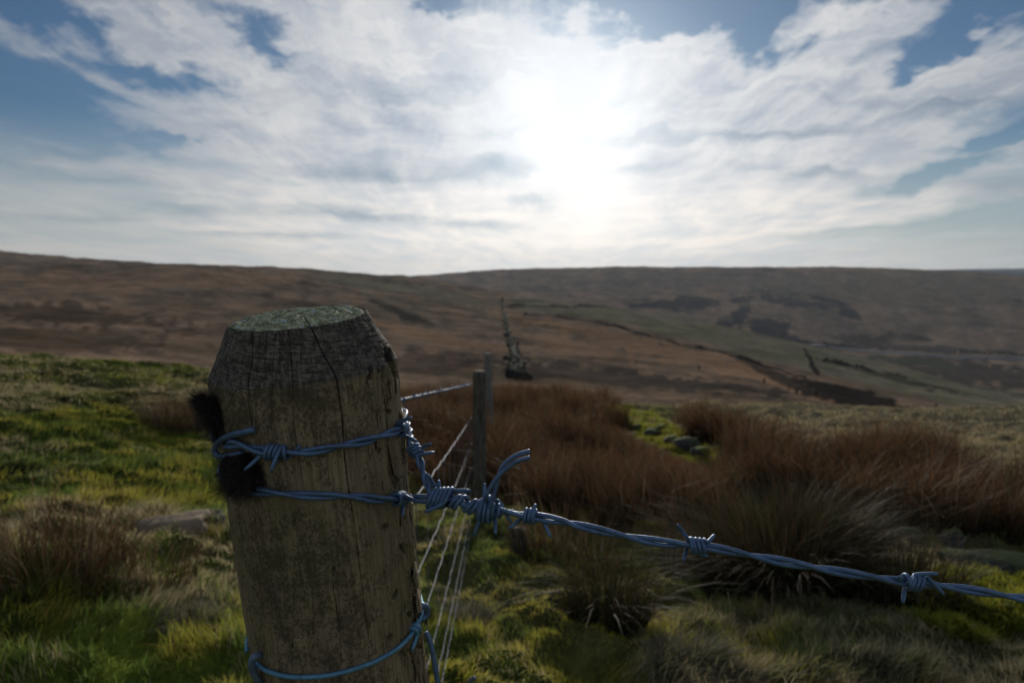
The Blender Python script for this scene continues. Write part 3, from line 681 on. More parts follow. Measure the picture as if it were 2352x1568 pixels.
def m_wood():
    g = coord('Object'); gx, gy, gz_ = sep(g); st = xyz(gx, gy, gz_ * .07)
    crack = attr('crack', 'Fac'); ch = attr('chamfer', 'Fac'); tp = attr('top', 'Fac'); grime = attr('grime', 'Fac')
    fib = noise(st, 420, 6, .65); fib2 = noise(st, 110, 4, .6)
    spk = noise(xyz(gx, gy, gz_ * .75), 560, 4, .75); blot = noise(g, 75, 5, .65); big = noise(xyz(gx, gy, gz_ * .5), 26, 4, .6)
    c = mix(ss(fib, .32, .68), (.22, .155, .085), (.46, .335, .195))
    c = mix(ss(fib2, .40, .62) * .45, c, (.20, .15, .10))
    c = mix(ss(big, .42, .62) * .5, c, (.22, .18, .075))
    c = mix(ss(noise(xyz(gx, gy, gz_ * .12), 34, 3, .5), .52, .7) * .5, c, (.16, .10, .065))
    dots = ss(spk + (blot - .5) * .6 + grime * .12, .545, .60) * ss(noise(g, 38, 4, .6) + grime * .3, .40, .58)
    c = mix(dots * .60, c, (.050, .036, .020))
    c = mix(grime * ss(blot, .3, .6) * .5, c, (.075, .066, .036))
    weather = mix(ss(fib, .38, .62), (.085, .072, .056), (.225, .190, .145))
    weather = mix(ss(noise(xyz(gx * .25, gy * .25, gz_ + gx * .12), 760, 4, .7), .46, .60) * .75, weather, (.050, .043, .035)); c = mix(ch * .93, c, weather)
    c = mix(ch * ss(spk, .56, .66) * .6, c, (.18, .17, .14))
    # lichen on the sawn top
    li = mix(ss(noise(g, 260, 5, .7), .42, .6), (.24, .225, .12), (.60, .60, .36)); li = mix(ss(noise(g, 130, 4, .6), .60, .68), li, (.50, .53, .58)); li = mix(ss(noise(g, 500, 3, .6), .60, .7), li, (.06, .06, .035))
    c = mix(tp, c, li)
    c = mix(crack, c, (.010, .008, .006))
    hgt = fib * .6 + fib2 * .4 + spk * .5
    return principled(c, .88, spec=.18, normal=bump(hgt, .55, .0009))
M_wood = material('weathered_post_wood', m_wood)
def m_oldwood():
    g = coord('Object'); gx, gy, gz_ = sep(g); f = noise(xyz(gx, gy, gz_ * .08), 120, 5, .6); b = noise(g, 14, 4, .6)
    c = mix(ss(f, .35, .65), (.07, .058, .042), (.18, .155, .12)); c = mix(ss(b, .5, .65) * .6, c, (.06, .065, .03)); return principled(c, .9, spec=.15, normal=bump(f, .5, .003))
M_oldwood = material('grey_post_wood', m_oldwood)

def m_sunlitwood():
    g = coord('Object'); gx, gy, gz_ = sep(g); f = noise(xyz(gx, gy, gz_ * .08), 120, 5, .6)
    return principled(mix(ss(f, .35, .65), (.17, .155, .125), (.32, .295, .245)), .9, spec=.1)
M_sunlitwood = material('sunlit_post_wood', m_sunlitwood)  # lighter copy of the post wood, with sunlight put into its colour

# ------------------------------------------------------------------ the big post
PR = .0563
O_ = P(702, 834, .42); B_ = P(793, 1568, .4665)
UPV = (O_ - B_) / np.linalg.norm(O_ - B_)                       # post axis, upward
zA = UPV; xA = np.cross(np.cross(zA, [1, 0, 0]), zA) * -1; xA = np.array([1, 0, 0]) - zA * zA[0]; xA /= np.linalg.norm(xA); yA = np.cross(zA, xA)
MAT = np.stack([xA, yA, zA], 1)                                  # local -> world
def on_post(px, py, off=.0011):
    """point on the shaft surface (radius + off) seen through a picture point; just past the edge it slides onto the flank"""
    R = PR + off; q = MAT.T @ ray(px, py); c = MAT.T @ (CAM - O_)
    a = q[0] ** 2 + q[1] ** 2; b = q[0] * c[0] + q[1] * c[1]; cc_ = c[0] ** 2 + c[1] ** 2 - R * R; disc = b * b - a * cc_
    t = (-b - math.sqrt(disc)) / a if disc > 0 else -b / a
    return CAM + ray(px, py) * t
def post_ring(theta, s, off=.0011):                              # theta 0 = towards the viewer, positive to the right
    l = np.array([(PR + off) * math.sin(theta), -(PR + off) * math.cos(theta), s]); return O_ + MAT @ l
def local(p): return MAT.T @ (np.asarray(p) - O_)
def theta_s(p):
    l = local(p); return math.atan2(l[0], -l[1]), l[2]
def dist_poly(px, py, pl):
    d = np.full(px.shape, 1e9)
    for (x0, y0), (x1, y1) in zip(pl[:-1], pl[1:]):
        L2 = (x1 - x0) ** 2 + (y1 - y0) ** 2; t = np.clip(((px - x0) * (x1 - x0) + (py - y0) * (y1 - y0)) / L2, 0, 1)
        d = np.minimum(d, np.hypot(px - x0 - t * (x1 - x0), py - y0 - t * (y1 - y0)))
    return d
def big_post():
    th = np.concatenate([np.linspace(rad(-105), rad(105), 640, endpoint=False), np.linspace(rad(105), rad(255), 60, endpoint=False)])
    s = np.concatenate([np.linspace(-1.15, -.26, 40, endpoint=False), np.linspace(-.26, -.0005, 640)])
    hc = .0290; rt = .0408
    # chamfer and top rows by parameter: r,z
    chp = [(PR + (rt - PR) * k, hc * k) for k in np.linspace(0, 1, 110)[1:]]
    tpp = [(rt * k, hc + .0003) for k in np.linspace(1, .02, 90)[1:]]
    rows_r = np.concatenate([np.full(len(s), PR), [a for a, _ in chp], [a for a, _ in tpp]]); rows_z = np.concatenate([s, [b for _, b in chp], [b for _, b in tpp]])
    kind = np.concatenate([np.zeros(len(s)), np.ones(len(chp)), np.full(len(tpp), 2)])
    TH, RO = np.meshgrid(th, rows_r); _, ZO = np.meshgrid(th, rows_z); _, KD = np.meshgrid(th, kind)
    ct, st_ = np.cos(TH), np.sin(TH)
    # the chamfer meets the shaft along an uneven line
    wavy = .0018 * np.sin(TH * 2 + .6) + .0010 * np.sin(TH * 5) + (fbm(TH * 9, TH * 0 + 3, 3, 4) - .5) * .0016
    ZO = np.where(KD == 0, ZO + wavy * np.exp(ZO / .01), np.where(KD == 1, ZO + wavy * (1 - ZO / hc), ZO))
    lobes = 1 + .010 * np.sin(TH * 2 + 1) + .006 * np.sin(TH * 3) + np.where(KD > 0, .03 * np.sin(TH * 2.0 + 2.2) + (fbm(TH * 3, TH * 0, 3, 8) - .5) * .05, 0) * np.clip(ZO / hc, 0, 1)
    RO = RO * lobes
    W0 = O_ + np.stack([RO * st_, -RO * ct, ZO], -1) @ MAT.T
    px, py, pd = proj(W0); front = (ct > -.15)
    shaft = KD == 0; cham = KD == 1; top = KD == 2
    disp = np.zeros_like(RO); dark = np.zeros_like(RO)
    arc = TH * PR
    disp += np.where(shaft, (fbm(arc / .004, ZO / .05, 4, 12) - .5) * .0008 + (fbm(arc / .02, ZO / .06, 2, 14) - .5) * .0016 + (fbm(arc / .0012, ZO / .02, 3, 15) - .5) * .00045, 0)
    # saw scoring across the chamfer, and checks down it
    sc1 = fbm(arc / .012, (ZO + arc * .13) / .0009, 3, 16); sc2 = fbm(arc / .0009, ZO / .012, 3, 17); big_ = fbm(arc / .012, ZO / .008, 3, 18)
    disp += np.where(cham, -np.clip(.50 - sc1, 0, 1) * .0026 - np.clip(.42 - sc2, 0, 1) * .0024 + (big_ - .5) * .0014, 0)
    dark += np.where(cham, sstep(.40 - sc1, 0, .2) * .28 + sstep(.36 - sc2, 0, .14) * .35, 0)
    for k in range(4):                                           # tilted saw lines
        d = np.abs(((ZO + .0020 * np.sin(TH * 1.3 + k) + arc * .10) - hc * (.16 + .2 * k)))
        m = (1 - sstep(d, .00015, .00045)) * cham * sstep(fbm(arc / .006, ZO * 0 + k, 2, 40 + k), .35, .5); disp -= m * .0005; dark += m * .35
    cracks = [([Z1(800, 240), Z1(850, 350), Z1(905, 460), Z1(968, 570), Z1(985, 680), Z1(1008, 850), Z1(1022, 1050), Z1(1042, 1220), Z3(1020, 20), Z3(1070, 330), Z3(1105, 640), Z3(1150, 1000), Z3(1175, 1200)], 1.9, .0030, .55),
              ([Z1(432, 270), Z1(430, 480), Z1(405, 600), Z1(412, 760), Z1(435, 900)], 1.8, .0020, .9), ([Z1(605, 240), Z1(610, 420), Z1(608, 560)], 1.2, .0012, 1),
              ([Z1(745, 250), Z1(742, 430), Z1(752, 560)], .9, .001, 1), ([Z1(665, 280), Z1(690, 560), Z1(700, 900), Z1(740, 1150), Z1(765, 1300)], .9, .0009, 1), ([Z1(520, 300), Z1(515, 560)], .9, .001, 1),
              ([Z3(880, 760), Z3(905, 900), Z3(935, 1080), Z3(945, 1300), Z3(955, 1400)], 1.5, .0016, 1), ([Z3(715, 850), Z3(720, 1150), Z3(735, 1380)], 1.0, .001, 1),
              ([Z1(1225, 560), Z1(1235, 700), Z1(1230, 900)], 1.0, .0012, 1), ([Z1(1255, 600), Z1(1285, 760), Z1(1300, 960), Z1(1315, 1130)], 1.8, .0022, 1),
              ([Z1(1300, 1150), Z1(1330, 1230), Z1(1345, 1290)], 2.2, .003, 1), ([Z3(1520, 600), Z3(1545, 740), Z3(1560, 880)], 3.0, .004, 1), ([Z3(1560, 1150), Z3(1600, 1270), Z3(1625, 1420)], 2.4, .003, 1),
              ([Z3(1520, 1290), Z3(1550, 1420), Z3(1565, 1568)], 3.5, .004, 1), ([Z3(1440, 1000), Z3(1450, 1200), Z3(1430, 1330)], 1.6, .0018, 1), ([Z1(1170, 950), Z1(1185, 1100)], .9, .001, 1),
              ([Z1(400, 1180), Z1(402, 1500)], .9, .0008, 1), ([Z3(190, 180), Z3(200, 300)], 1.0, .001, 1), ([Z3(1360, 320), Z3(1370, 620), Z3(1415, 900)], .9, .001, 1), ([Z3(785, 1480), Z3(788, 1568)], 1.6, .0012, 1), ([Z1(560, 620), Z1(552, 900), Z1(575, 1000)], .7, .0007, 1)]
    wob = (fbm(px / 5, py / 5, 3, 90) - .5) * 3.2; wob2 = (fbm(px / 5 + 40, py / 5, 3, 91) - .5) * 3.2
    for pl, w, dep, k in cracks:
        d = dist_poly(px + wob, py + wob2, pl); taper_ = (.45 + .55 * fbm(py / 25, px * 0, 2, 7)) * (1 - .45 * sstep(py, 1080, 1200))
        m = (1 - sstep(d, w * .35 * taper_, w * 1.1 * taper_)) * front * (~top); disp -= m * dep; dark += m * .9 * min(1, .5 + w / 3)
    # torn-out chips: (x, y, half width, half height, depth)
    gouges = [(*Z1(1185, 585), 9, 16, .0035, 20), (*Z1(1190, 540), 6, 14, .002, 0), (*Z1(1320, 470), 10, 34, .0045, -12), (*Z1(1345, 560), 6, 22, .003, -5), (*Z1(1290, 430), 5, 18, .002, -8), (*Z1(1265, 560), 4, 22, .0025, 0), (*Z1(1240, 545), 5, 7, .002, 0), (*Z1(1305, 640), 4, 20, .0022, -6),
              (*Z1(1302, 800), 8, 7, .003, 10), (*Z1(1225, 1010), 7, 15, .0022, 0), (*Z1(1245, 1050), 4, 12, .002, 0), (*Z1(1395, 1090), 6, 26, .0035, 0), (*Z1(1355, 1240), 5, 18, .003, 0), (*Z1(1180, 620), 6, 5, .0022, 0),
              (*Z3(1320, 290), 9, 12, .0028, 40), (*Z3(1460, 470), 7, 15, .0028, 0), (*Z3(1395, 850), 6, 20, .0028, 20), (*Z3(1340, 1200), 5, 13, .002, 20), (*Z3(1460, 1330), 9, 13, .003, 0), (*Z3(1520, 1010), 8, 9, .004, 10), (*Z3(1550, 620), 5, 26, .004, 0), (*Z3(1575, 800), 5, 20, .003, 10), (*Z3(1580, 1240), 7, 22, .004, -15), (*Z3(885, 660), 5, 14, .0012, 5), (*Z3(560, 270), 4, 10, .001, 0), (*Z1(885, 1085), 5, 5, .001, 0)]
    for gx_, gy_, w, h_, dep, tl in gouges:
        t = rad(tl); a = ((px - gx_) * math.cos(t) + (py - gy_) * math.sin(t)) / w; b = ((py - gy_) * math.cos(t) - (px - gx_) * math.sin(t)) / h_
        d = np.sqrt(a * a + b * b) + (fbm(px / 3, py / 9, 3, 95) - .5) * .9; m = (1 - sstep(d, .75, .98)) * front * (~top); disp -= m * dep * (.6 + .4 * np.clip(1 - b, 0, 2)); dark += m * .55 * sstep(-b + .3, -.5, .8)
    # splintered band down the right flank
    rb = sstep(px, 900, 945) * shaft * front; disp -= rb * np.clip(fbm(arc / .0022, ZO / .03, 4, 97) - .5, 0, 1) * .006; dark += rb * sstep(fbm(arc / .0018, ZO / .025, 4, 98), .60, .72) * .7
    disp += rb * (fbm(arc / .006, ZO / .018, 3, 99) > .56) * .0011
    # a small knot low on the left
    kx, ky = Z3(530, 1160); kd = np.hypot((px - kx) / 1.0, (py - ky) / 1.35); m = (kd < 17) * front; disp += m * (np.sin(kd * 1.5 + wob) * .00022); dark += m * (.30 + .25 * np.sin(kd * 1.5 + wob)) * (1 - kd / 17); dark += (1 - sstep(np.hypot((px - kx - 6) / 3, (py - ky - 26) / 12), .5, 1)) * .8 * front
    topn = np.where(top, (fbm(W0[..., 0] / .0016, W0[..., 1] / .0016, 4, 101) - .5) * .0016 + (fbm(W0[..., 0] / .012, W0[..., 1] / .012, 3, 103) - .5) * .0028 + .0006 * np.sin(np.hypot(W0[..., 0] + .14, W0[..., 1] - .41) / .0012 * 1), 0)
    edge = np.where(top, sstep(RO, rt * .90, rt * 1.02), 0); topn -= edge * .0012
    # thin split running in from the rim
    m = (1 - sstep(dist_poly(px + wob * .5, py, [Z1(815, 262), Z1(790, 235), Z1(770, 205)]), .8, 3)) * top; topn -= m * .002; dark += m * .8
    RO2 = RO + np.where(top, 0, disp * np.where(cham, .8, 1)); Z2_ = ZO + np.where(top, topn, np.where(cham, disp * .5, 0))
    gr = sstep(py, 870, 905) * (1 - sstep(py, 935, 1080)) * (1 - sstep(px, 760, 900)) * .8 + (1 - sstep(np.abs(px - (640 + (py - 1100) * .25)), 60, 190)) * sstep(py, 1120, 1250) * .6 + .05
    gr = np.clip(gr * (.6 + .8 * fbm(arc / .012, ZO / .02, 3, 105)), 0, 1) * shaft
    nR, nT = RO.shape
    V = np.stack([RO2 * st_, -RO2 * ct, Z2_], -1).reshape(-1, 3)
    i = np.arange(nR - 1)[:, None] * nT; j = np.arange(nT)[None]; j2 = (j + 1) % nT
    F_ = np.stack([i + j, i + j2, i + nT + j2, i + nT + j], -1).reshape(-1, 4)
    V = np.vstack([V, [[0, 0, hc]]]); k = len(V) - 1; j = np.arange(nT); b0 = (nR - 1) * nT; cap = np.stack([b0 + j, b0 + (j + 1) % nT, np.full(nT, k)], 1)
    pad = lambda a, v_: np.concatenate([np.asarray(a, float).reshape(-1), [v_]])
    chm = np.where(cham, 1.0, 0) ; chm = np.where(shaft, np.exp(ZO / .0016) * .5 * (ZO > -.01), chm)
    root = thing('fence_post', 'thick round weathered fence post with chamfered lichen covered top in the foreground', 'fence post', tuple(O_ - UPV * 1.15))
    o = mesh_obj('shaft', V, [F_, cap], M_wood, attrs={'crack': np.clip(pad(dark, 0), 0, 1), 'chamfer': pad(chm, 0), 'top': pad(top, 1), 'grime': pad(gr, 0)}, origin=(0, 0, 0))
    M4 = Matrix.Identity(4)
    for a in range(3):
        for b in range(3): M4[a][b] = MAT[a, b]
        M4[a][3] = O_[a] - root.location[a]
    o.parent = root; o.matrix_local = M4
    return root
POST = big_post()
def flake(pxpts, off0, off1, thick, label=None):
    """a splinter: outline in picture points on the shaft, lifting from off0 at its top to off1 at its foot"""
    ys = [b for _, b in pxpts]; y0, y1 = min(ys), max(ys); A = []; Bk = []
    for a, b in pxpts:
        o = off0 + (off1 - off0) * ((b - y0) / (y1 - y0)) ** 1.5; A.append(on_post(a, b, o)); Bk.append(on_post(a, b, o - thick))
    n = len(A); V = np.array(A + Bk); tri = [(0, i, i + 1) for i in range(1, n - 1)] + [(n, n + i + 1, n + i) for i in range(1, n - 1)]; q = [(i, n + i, n + (i + 1) % n, (i + 1) % n) for i in range(n)]
    z = np.zeros(len(V)); o = mesh_obj('splinter', V, [np.array(tri), np.array(q)], M_wood, smooth=False, attrs={'crack': z, 'chamfer': z, 'top': z, 'grime': z}, origin=V.mean(0)); return kid(o, POST)
flake([Z1(1298, 985), Z1(1330, 975), Z1(1362, 985), Z1(1385, 1080), Z1(1404, 1195), Z1(1370, 1212), Z1(1340, 1200), Z1(1318, 1100)], .0002, .0032, .0022)
flake([Z1(1195, 990), Z1(1212, 1000), Z1(1218, 1070), Z1(1205, 1080)], .0002, .0016, .0012)
flake([Z1(1170, 600), Z1(1195, 590), Z1(1198, 640), Z1(1182, 648)], .0002, .0016, .0012)
flake([Z3(1545, 560), Z3(1570, 575), Z3(1590, 770), Z3(1560, 760), Z3(1540, 700)], .0003, .0030, .0015)
flake([Z3(1560, 1020), Z3(1600, 1060), Z3(1612, 1150), Z3(1585, 1130)], .0010, .0040, .0015)
flake([Z3(1570, 790), Z3(1605, 800), Z3(1612, 990), Z3(1580, 990), Z3(1560, 900)], .0004, .0035, .0018)
flake([Z1(1382, 790), Z1(1410, 795), Z1(1404, 850), Z1(1388, 830)], .0006, .0025, .001)
flake([Z3(1352, 890), Z3(1380, 880), Z3(1392, 905), Z3(1368, 922)], .0006, .0020, .001)
for k_ in range(12):
    a0 = RS.uniform(1210, 1395); b0 = RS.uniform(560, 1450); ww = RS.uniform(6, 16); hh_ = RS.uniform(40, 130)
    flake([Z1(a0 + (b0 - 600) * .03, b0), Z1(a0 + ww + (b0 - 600) * .03, b0 + 5), Z1(a0 + ww * .8 + (b0 - 600) * .035, b0 + hh_), Z1(a0 + (b0 - 600) * .035 + 2, b0 + hh_ * .9)], .0001, RS.uniform(.0008, .0018), .001)

# ------------------------------------------------------------------ the barbed wire on the post
r_ = .00136
WIRE = thing('barbed_wire', 'blue grey barbed wire wrapped round the big post and running off to the right', 'barbed wire', tuple(P(1000, 1140, .40)))
def wpart(name, parts, parent=WIRE, mat=None, **kw):
    V, F_ = join(parts); o = mesh_obj(name, V, F_, mat or M_wire, origin=V.mean(0), **kw); return kid(o, parent)
def densify(fn, pl, n=8):
    out = []
    for (a, b) in zip(pl[:-1], pl[1:]):
        for t in np.linspace(0, 1, n, endpoint=False): out.append(fn(a[0] + (b[0] - a[0]) * t, a[1] + (b[1] - a[1]) * t))
    out.append(fn(*pl[-1])); return np.array(out)
def smooth(p, k=2):
    p = p.copy()
    for _ in range(k): p[1:-1] = (p[:-2] + 2 * p[1:-1] + p[2:]) / 4
    return p
OFF = .0029
def surf(a, b): return on_post(a, b, OFF)
def sm2(pl): return [tuple(q) for q in catmull(np.array([[a, b, 0.0] for a, b in pl]), 6)[:, :2]]
# upper turn: under the staple, across the front, round the right flank and behind
upl = sm2([Z1(268, 1008), Z1(320, 1002), Z1(380, 1012), Z1(450, 1035), Z1(570, 1055), Z1(700, 1056), Z1(800, 1052), Z1(880, 1038), Z1(1000, 1012), Z1(1150, 985), Z1(1270, 948), Z1(1385, 908)])
upath = densify(surf, upl, 3)
t1, s1 = theta_s(upath[-1]); t0, s0 = theta_s(upath[0]); lower_first = Z1(505, 1308)
tl, sl_ = theta_s(surf(*lower_first))
s2a = post_ring(rad(98), theta_s(surf(*Z2(360, 490)))[1], OFF)
backp = [post_ring(t1 + (2 * math.pi + t0 - t1) * k, s1 + (s0 - s1) * k, OFF) for k in np.linspace(0, 1, 24)[1:-1]]      # behind the post back to the staple side
U = smooth(np.vstack([upath, backp]), 4)
st1, st2 = twist(U, r_, .052, .9)
wpart('strand', [tube(st1, r_)]); wpart('strand', [tube(st2, r_)])
# lower turn and the line to the right
lpl = sm2([lower_first, Z1(620, 1318), Z1(800, 1332), Z1(950, 1333), Z1(1100, 1338), Z1(1250, 1358), Z1(1340, 1352), Z1(1395, 1348)])
lpath = densify(surf, lpl, 3)
bk = [post_ring(tl - (math.pi * .95) * k, sl_ - .004 * k, OFF) for k in np.linspace(1, 0, 16)[:-1]]
dl = float(np.dot(lpath[-1] - CAM, [0, CP, -SP]))
free = [(Z2(340, 1032), dl + .004), (Z2(450, 1040), .397), (Z2(560, 1052), .396), (Z2(700, 1040), .395), (Z2(800, 1062), .394), (Z2(900, 1092), .393), (Z2(1000, 1120), .392), (Z2(1100, 1140), .392), (Z2(1200, 1150), .391),
        (Z2(1350, 1180), .390), (Z2(1480, 1205), .390), (Z2(1570, 1215), .389), (Z2(1700, 1235), .388), (Z2(1960, 1285), .386), (Z5(170, 345), .385), (Z5(400, 398), .383), (Z5(600, 437), .381), (Z5(800, 455), .380), (Z5(900, 470), .379),
        (Z5(1100, 512), .378), (Z5(1330, 555), .377), (Z5(1550, 592), .376), (Z5(1750, 622), .376), (Z5(1850, 632), .375), (Z5(2000, 652), .375), (Z5(2200, 682), .375), (Z5(2352, 708), .375), ((2700, 1425), .376), ((3800, 1590), .385), ((5600, 1850), .40)]
fpath = catmull(np.array([P(a[0], a[1], d) for a, d in free]), 8)
Lp = smooth(np.vstack([bk, lpath, fpath]), 5)
m1, m2 = twist(Lp, r_, .070, 2.2)
wpart('strand', [tube(m1, r_)]); wpart('strand', [tube(m2, r_)])
def at_px(path, px, py):
    a, b, _ = proj(path); k = int(np.argmin((a - px) ** 2 + (b - py) ** 2)); k = min(max(k, 2), len(path) - 3)
    t = path[k + 2] - path[k - 2]; return path[k], t / np.linalg.norm(t), _[k]
def barb(path, px, py, turns, e1, e2, rr=.00105, R=None, flip=1, tilt=0.0, dz=(0, 0), ph=0.0, pitch=2.15, mat=None, parent=WIRE, name='barb', squash=1.0):
    """coil round the pair at a point; e1 and e2 are the picture points of its two cut ends"""
    rr *= 1.07; c, t, d = at_px(path, px, py); R = R or (2 * r_ + rr * .85)
    view = (c - CAM) / np.linalg.norm(c - CAM); a = view - t * np.dot(view, t); a /= np.linalg.norm(a); b = np.cross(t, a)
    n = int(turns * 26); k = np.linspace(0, 1, n); ang = ph + flip * 2 * math.pi * turns * k; ln = turns * pitch * rr
    coil = c + t * ((k - .5) * ln)[:, None] + (np.cos(ang)[:, None] * a + np.sin(ang)[:, None] * b * squash) * R + t * (np.sin(ang) * tilt * R)[:, None]
    E1 = P(e1[0], e1[1], d + dz[0]); E2 = P(e2[0], e2[1], d + dz[1])
    def leg(p0, p1, E_):          # leave the coil along its tangent, then straight to the tip
        tan = (p0 - p1) / np.linalg.norm(p0 - p1); L = np.linalg.norm(E_ - p0); k_ = np.linspace(0, 1, 14)[1:, None]
        c1 = p0 + tan * min(L * .45, .0025); return p0 * (1 - k_) ** 2 + c1 * 2 * k_ * (1 - k_) + E_ * k_ ** 2
    p = np.vstack([leg(coil[0], coil[1], E1)[::-1], coil, leg(coil[-1], coil[-2], E2)])
    rad_ = np.full(len(p), rr); 
    for q in range(4): f = (.62, .90, 1, 1)[q]; rad_[q] = rr * f; rad_[-1 - q] = rr * f
    return wpart(name, [tube(p, rad_, 10)], parent, mat)
barb(U, *Z1(572, 1055), 3.2, Z1(385, 1168), Z1(553, 1178), dz=(-.004, -.005), tilt=.25, ph=1.2)
barb(U, *Z1(640, 1052), .8, Z1(560, 1128), Z1(738, 1012), rr=.0009, dz=(.004, -.001), ph=0)
barb(U, *Z1(1398, 912), 2.6, Z1(1450, 830), Z1(1490, 988), dz=(-.008, -.004), tilt=.3, ph=2.0)
barb(Lp, *Z1(1372, 1350), 3.3, Z1(1235, 1358), Z1(1393, 1458), dz=(-.001, -.004), tilt=-.1, ph=2.6)
barb(Lp, *Z1(1405, 1355), .6, Z1(1370, 1330), Z1(1480, 1380), rr=.0009, dz=(.003, .004), ph=2.6)
barb(Lp, *Z2(1550, 1212), 3.0, Z2(1335, 1335), Z2(1742, 1420), dz=(.0, -.003), tilt=.2, ph=.4)
barb(Lp, *Z2(1588, 1215), .9, Z2(1600, 1100), Z2(1570, 1150), rr=.00095, dz=(.002, .0), ph=3)
barb(Lp, *Z5(800, 458), 3.2, Z5(695, 352), Z5(870, 402), dz=(-.003, .003), tilt=-.2, ph=1.0)
barb(Lp, *Z5(745, 455), .8, Z5(722, 525), Z5(840, 505), rr=.001, dz=(-.003, -.001), ph=0)
barb(Lp, *Z5(1845, 628), 3.0, Z5(1940, 588), Z5(1970, 688), dz=(-.005, -.004), tilt=.5, ph=2.0)
barb(Lp, *Z5(1790, 618), .9, Z5(1755, 600), Z5(1772, 728), rr=.0011, dz=(-.005, .0), ph=0)
# the returning end: from behind the post down to the line, wound round it and finished with two free ends
rp = [post_ring(rad(150), theta_s(s2a)[1] + .001, OFF), post_ring(rad(120), theta_s(s2a)[1] + .0005, OFF), s2a] + [P(*Z2(a, b), d) for a, b, d in [(400, 520, .418), (445, 590, .414), (480, 660, .410), (515, 760, .405), (545, 850, .401), (570, 940, .398), (600, 1010, .396), (640, 1040, .3955)]]
RET = catmull(np.array(rp), 10); q1, q2 = twist(RET, r_ * .88, .0260, .5, 1.05)
wpart('strand', [tube(q1, r_ * .88)]); wpart('strand', [tube(q2, r_ * .88)])
barb(RET, *Z2(448, 590), 2.4, Z2(598, 520), Z2(632, 602), dz=(-.006, .002), tilt=.2, ph=1.0)
# knot K1
barb(Lp, *Z2(690, 1000), 4.3, Z2(560, 808), Z2(535, 1172), rr=.00112, R=.0054, dz=(-.003, -.006), tilt=.5, ph=1.5, pitch=2.05, name='knot')
barb(Lp, *Z2(730, 985), 2.2, Z2(670, 870), Z2(975, 968), rr=.00112, R=.0046, dz=(.002, -.004), tilt=.3, ph=.2, name='knot')
# open wraps of the pair along the line, then the tight knot K2 and the tail
def along(path, pa, pb, n):
    ia = int(np.argmin((proj(path)[0] - pa[0]) ** 2 + (proj(path)[1] - pa[1]) ** 2)); ib = int(np.argmin((proj(path)[0] - pb[0]) ** 2 + (proj(path)[1] - pb[1]) ** 2))
    return resample(path[ia:ib + 1], np.linalg.norm(path[ia] - path[ib]) / n)[0]
seg = along(Lp, Z2(740, 1040), Z2(1085, 1140), 110); t_, n_, b_ = frames(seg); k = np.linspace(0, 1, len(seg))
vw = np.array([0, CP, -SP]); aN = vw - t_ * (t_ @ vw)[:, None]; aN /= np.linalg.norm(aN, axis=1)[:, None]; bN = np.cross(t_, aN)
ends = [[Z2(1110, 1050), Z2(1165, 940), Z2(1215, 860), Z2(1290, 780), Z2(1400, 700), Z2(1470, 672), Z2(1545, 652)], [Z2(1165, 1150), Z2(1190, 1040), Z2(1222, 930), Z2(1262, 770), Z2(1330, 685), Z2(1430, 622), Z2(1543, 590)]]
for q in range(2):
    ang = 1.0 - 2 * math.pi * 2.25 * k; Rr = (.0036 + .0006 * math.sin(q))
    w_ = seg + (np.cos(ang)[:, None] * aN + np.sin(ang)[:, None] * bN) * Rr + t_ * ((q - .5) * 2.2 * r_) 
    c, t, d = at_px(Lp, *Z2(1110 + 25 * q, 1143)); a = vw - t * np.dot(vw, t); a /= np.linalg.norm(a); b = np.cross(t, a)
    kk_ = np.linspace(0, 1, 46); an2 = ang[-1] - 2 * math.pi * 1.6 * kk_
    cl = c + t * ((kk_ - .5) * 4.5 * r_ + (q - .5) * 2.1 * r_)[:, None] + (np.cos(an2)[:, None] * a + np.sin(an2)[:, None] * b * 1.15) * .0044
    tail = catmull(np.array([P(x_, y_, dd) for (x_, y_), dd in zip(ends[q], np.linspace(.384, .381, 7) - .002 * (1 - q))]), 8)
    pth = smooth(np.vstack([w_, cl, tail]), 3)
    wpart('tail', [tube(pth, r_ * .92)])
barb(Lp, *Z2(1130, 1150), 2.6, Z2(1105, 900), Z2(1215, 1382), rr=.0011, R=.0056, dz=(.004, -.006), tilt=.3, ph=2.2, name='knot', squash=1.25)
barb(Lp, *Z2(1160, 1160), 1.7, Z2(1003, 1410), Z2(1365, 1280), rr=.00108, R=.0062, dz=(-.002, .002), tilt=.2, ph=2.6, name='knot', squash=1.2)
barb(Lp, *Z2(1250, 1150), .5, Z2(1240, 1115), Z2(1400, 1165), rr=.001, dz=(.003, .003), ph=2.6)

# staple at the left flank
def staple(pl, rr, label, mat):
    p = catmull(np.array(pl), 10); V, F_ = tube(p, rr, 16)
    return mesh_obj('staple', V, F_, mat, origin=p.mean(0), label=label, category='staple')
eL = on_post(*Z4(560, 800), .0)
dS = float(np.dot(on_post(*Z4(600, 700), 0) - CAM, vw))
sp = [(880, 585, -.002), (800, 603, -.002), (700, 625, -.001), (600, 650, .001), (500, 695, .004), (435, 760, .007), (412, 830, .008), (450, 892, .007), (530, 902, .005), (640, 880, .003), (740, 862, .003), (800, 850, .012)]
staple([P(*Z4(a, b), float(np.dot(on_post(*Z4(max(a, 560), b), .003) - CAM, vw)) + d_) for a, b, d_ in sp], .00185, 'thick curved staple standing out over the upper wire on the left of the big post', M_wire)
sp = [(300, 1330, .006), (258, 1340, .001), (222, 1375, .0), (218, 1430, .0), (240, 1490, .0), (268, 1540, .001), (292, 1600, .006)]
staple([P(*Z3(a, b), float(np.dot(on_post(*Z3(max(a, 300), b), .002) - CAM, vw)) + d_) for a, b, d_ in sp], .0022, 'dark staple low on the left flank of the big post over the plain wire', M_rusty)
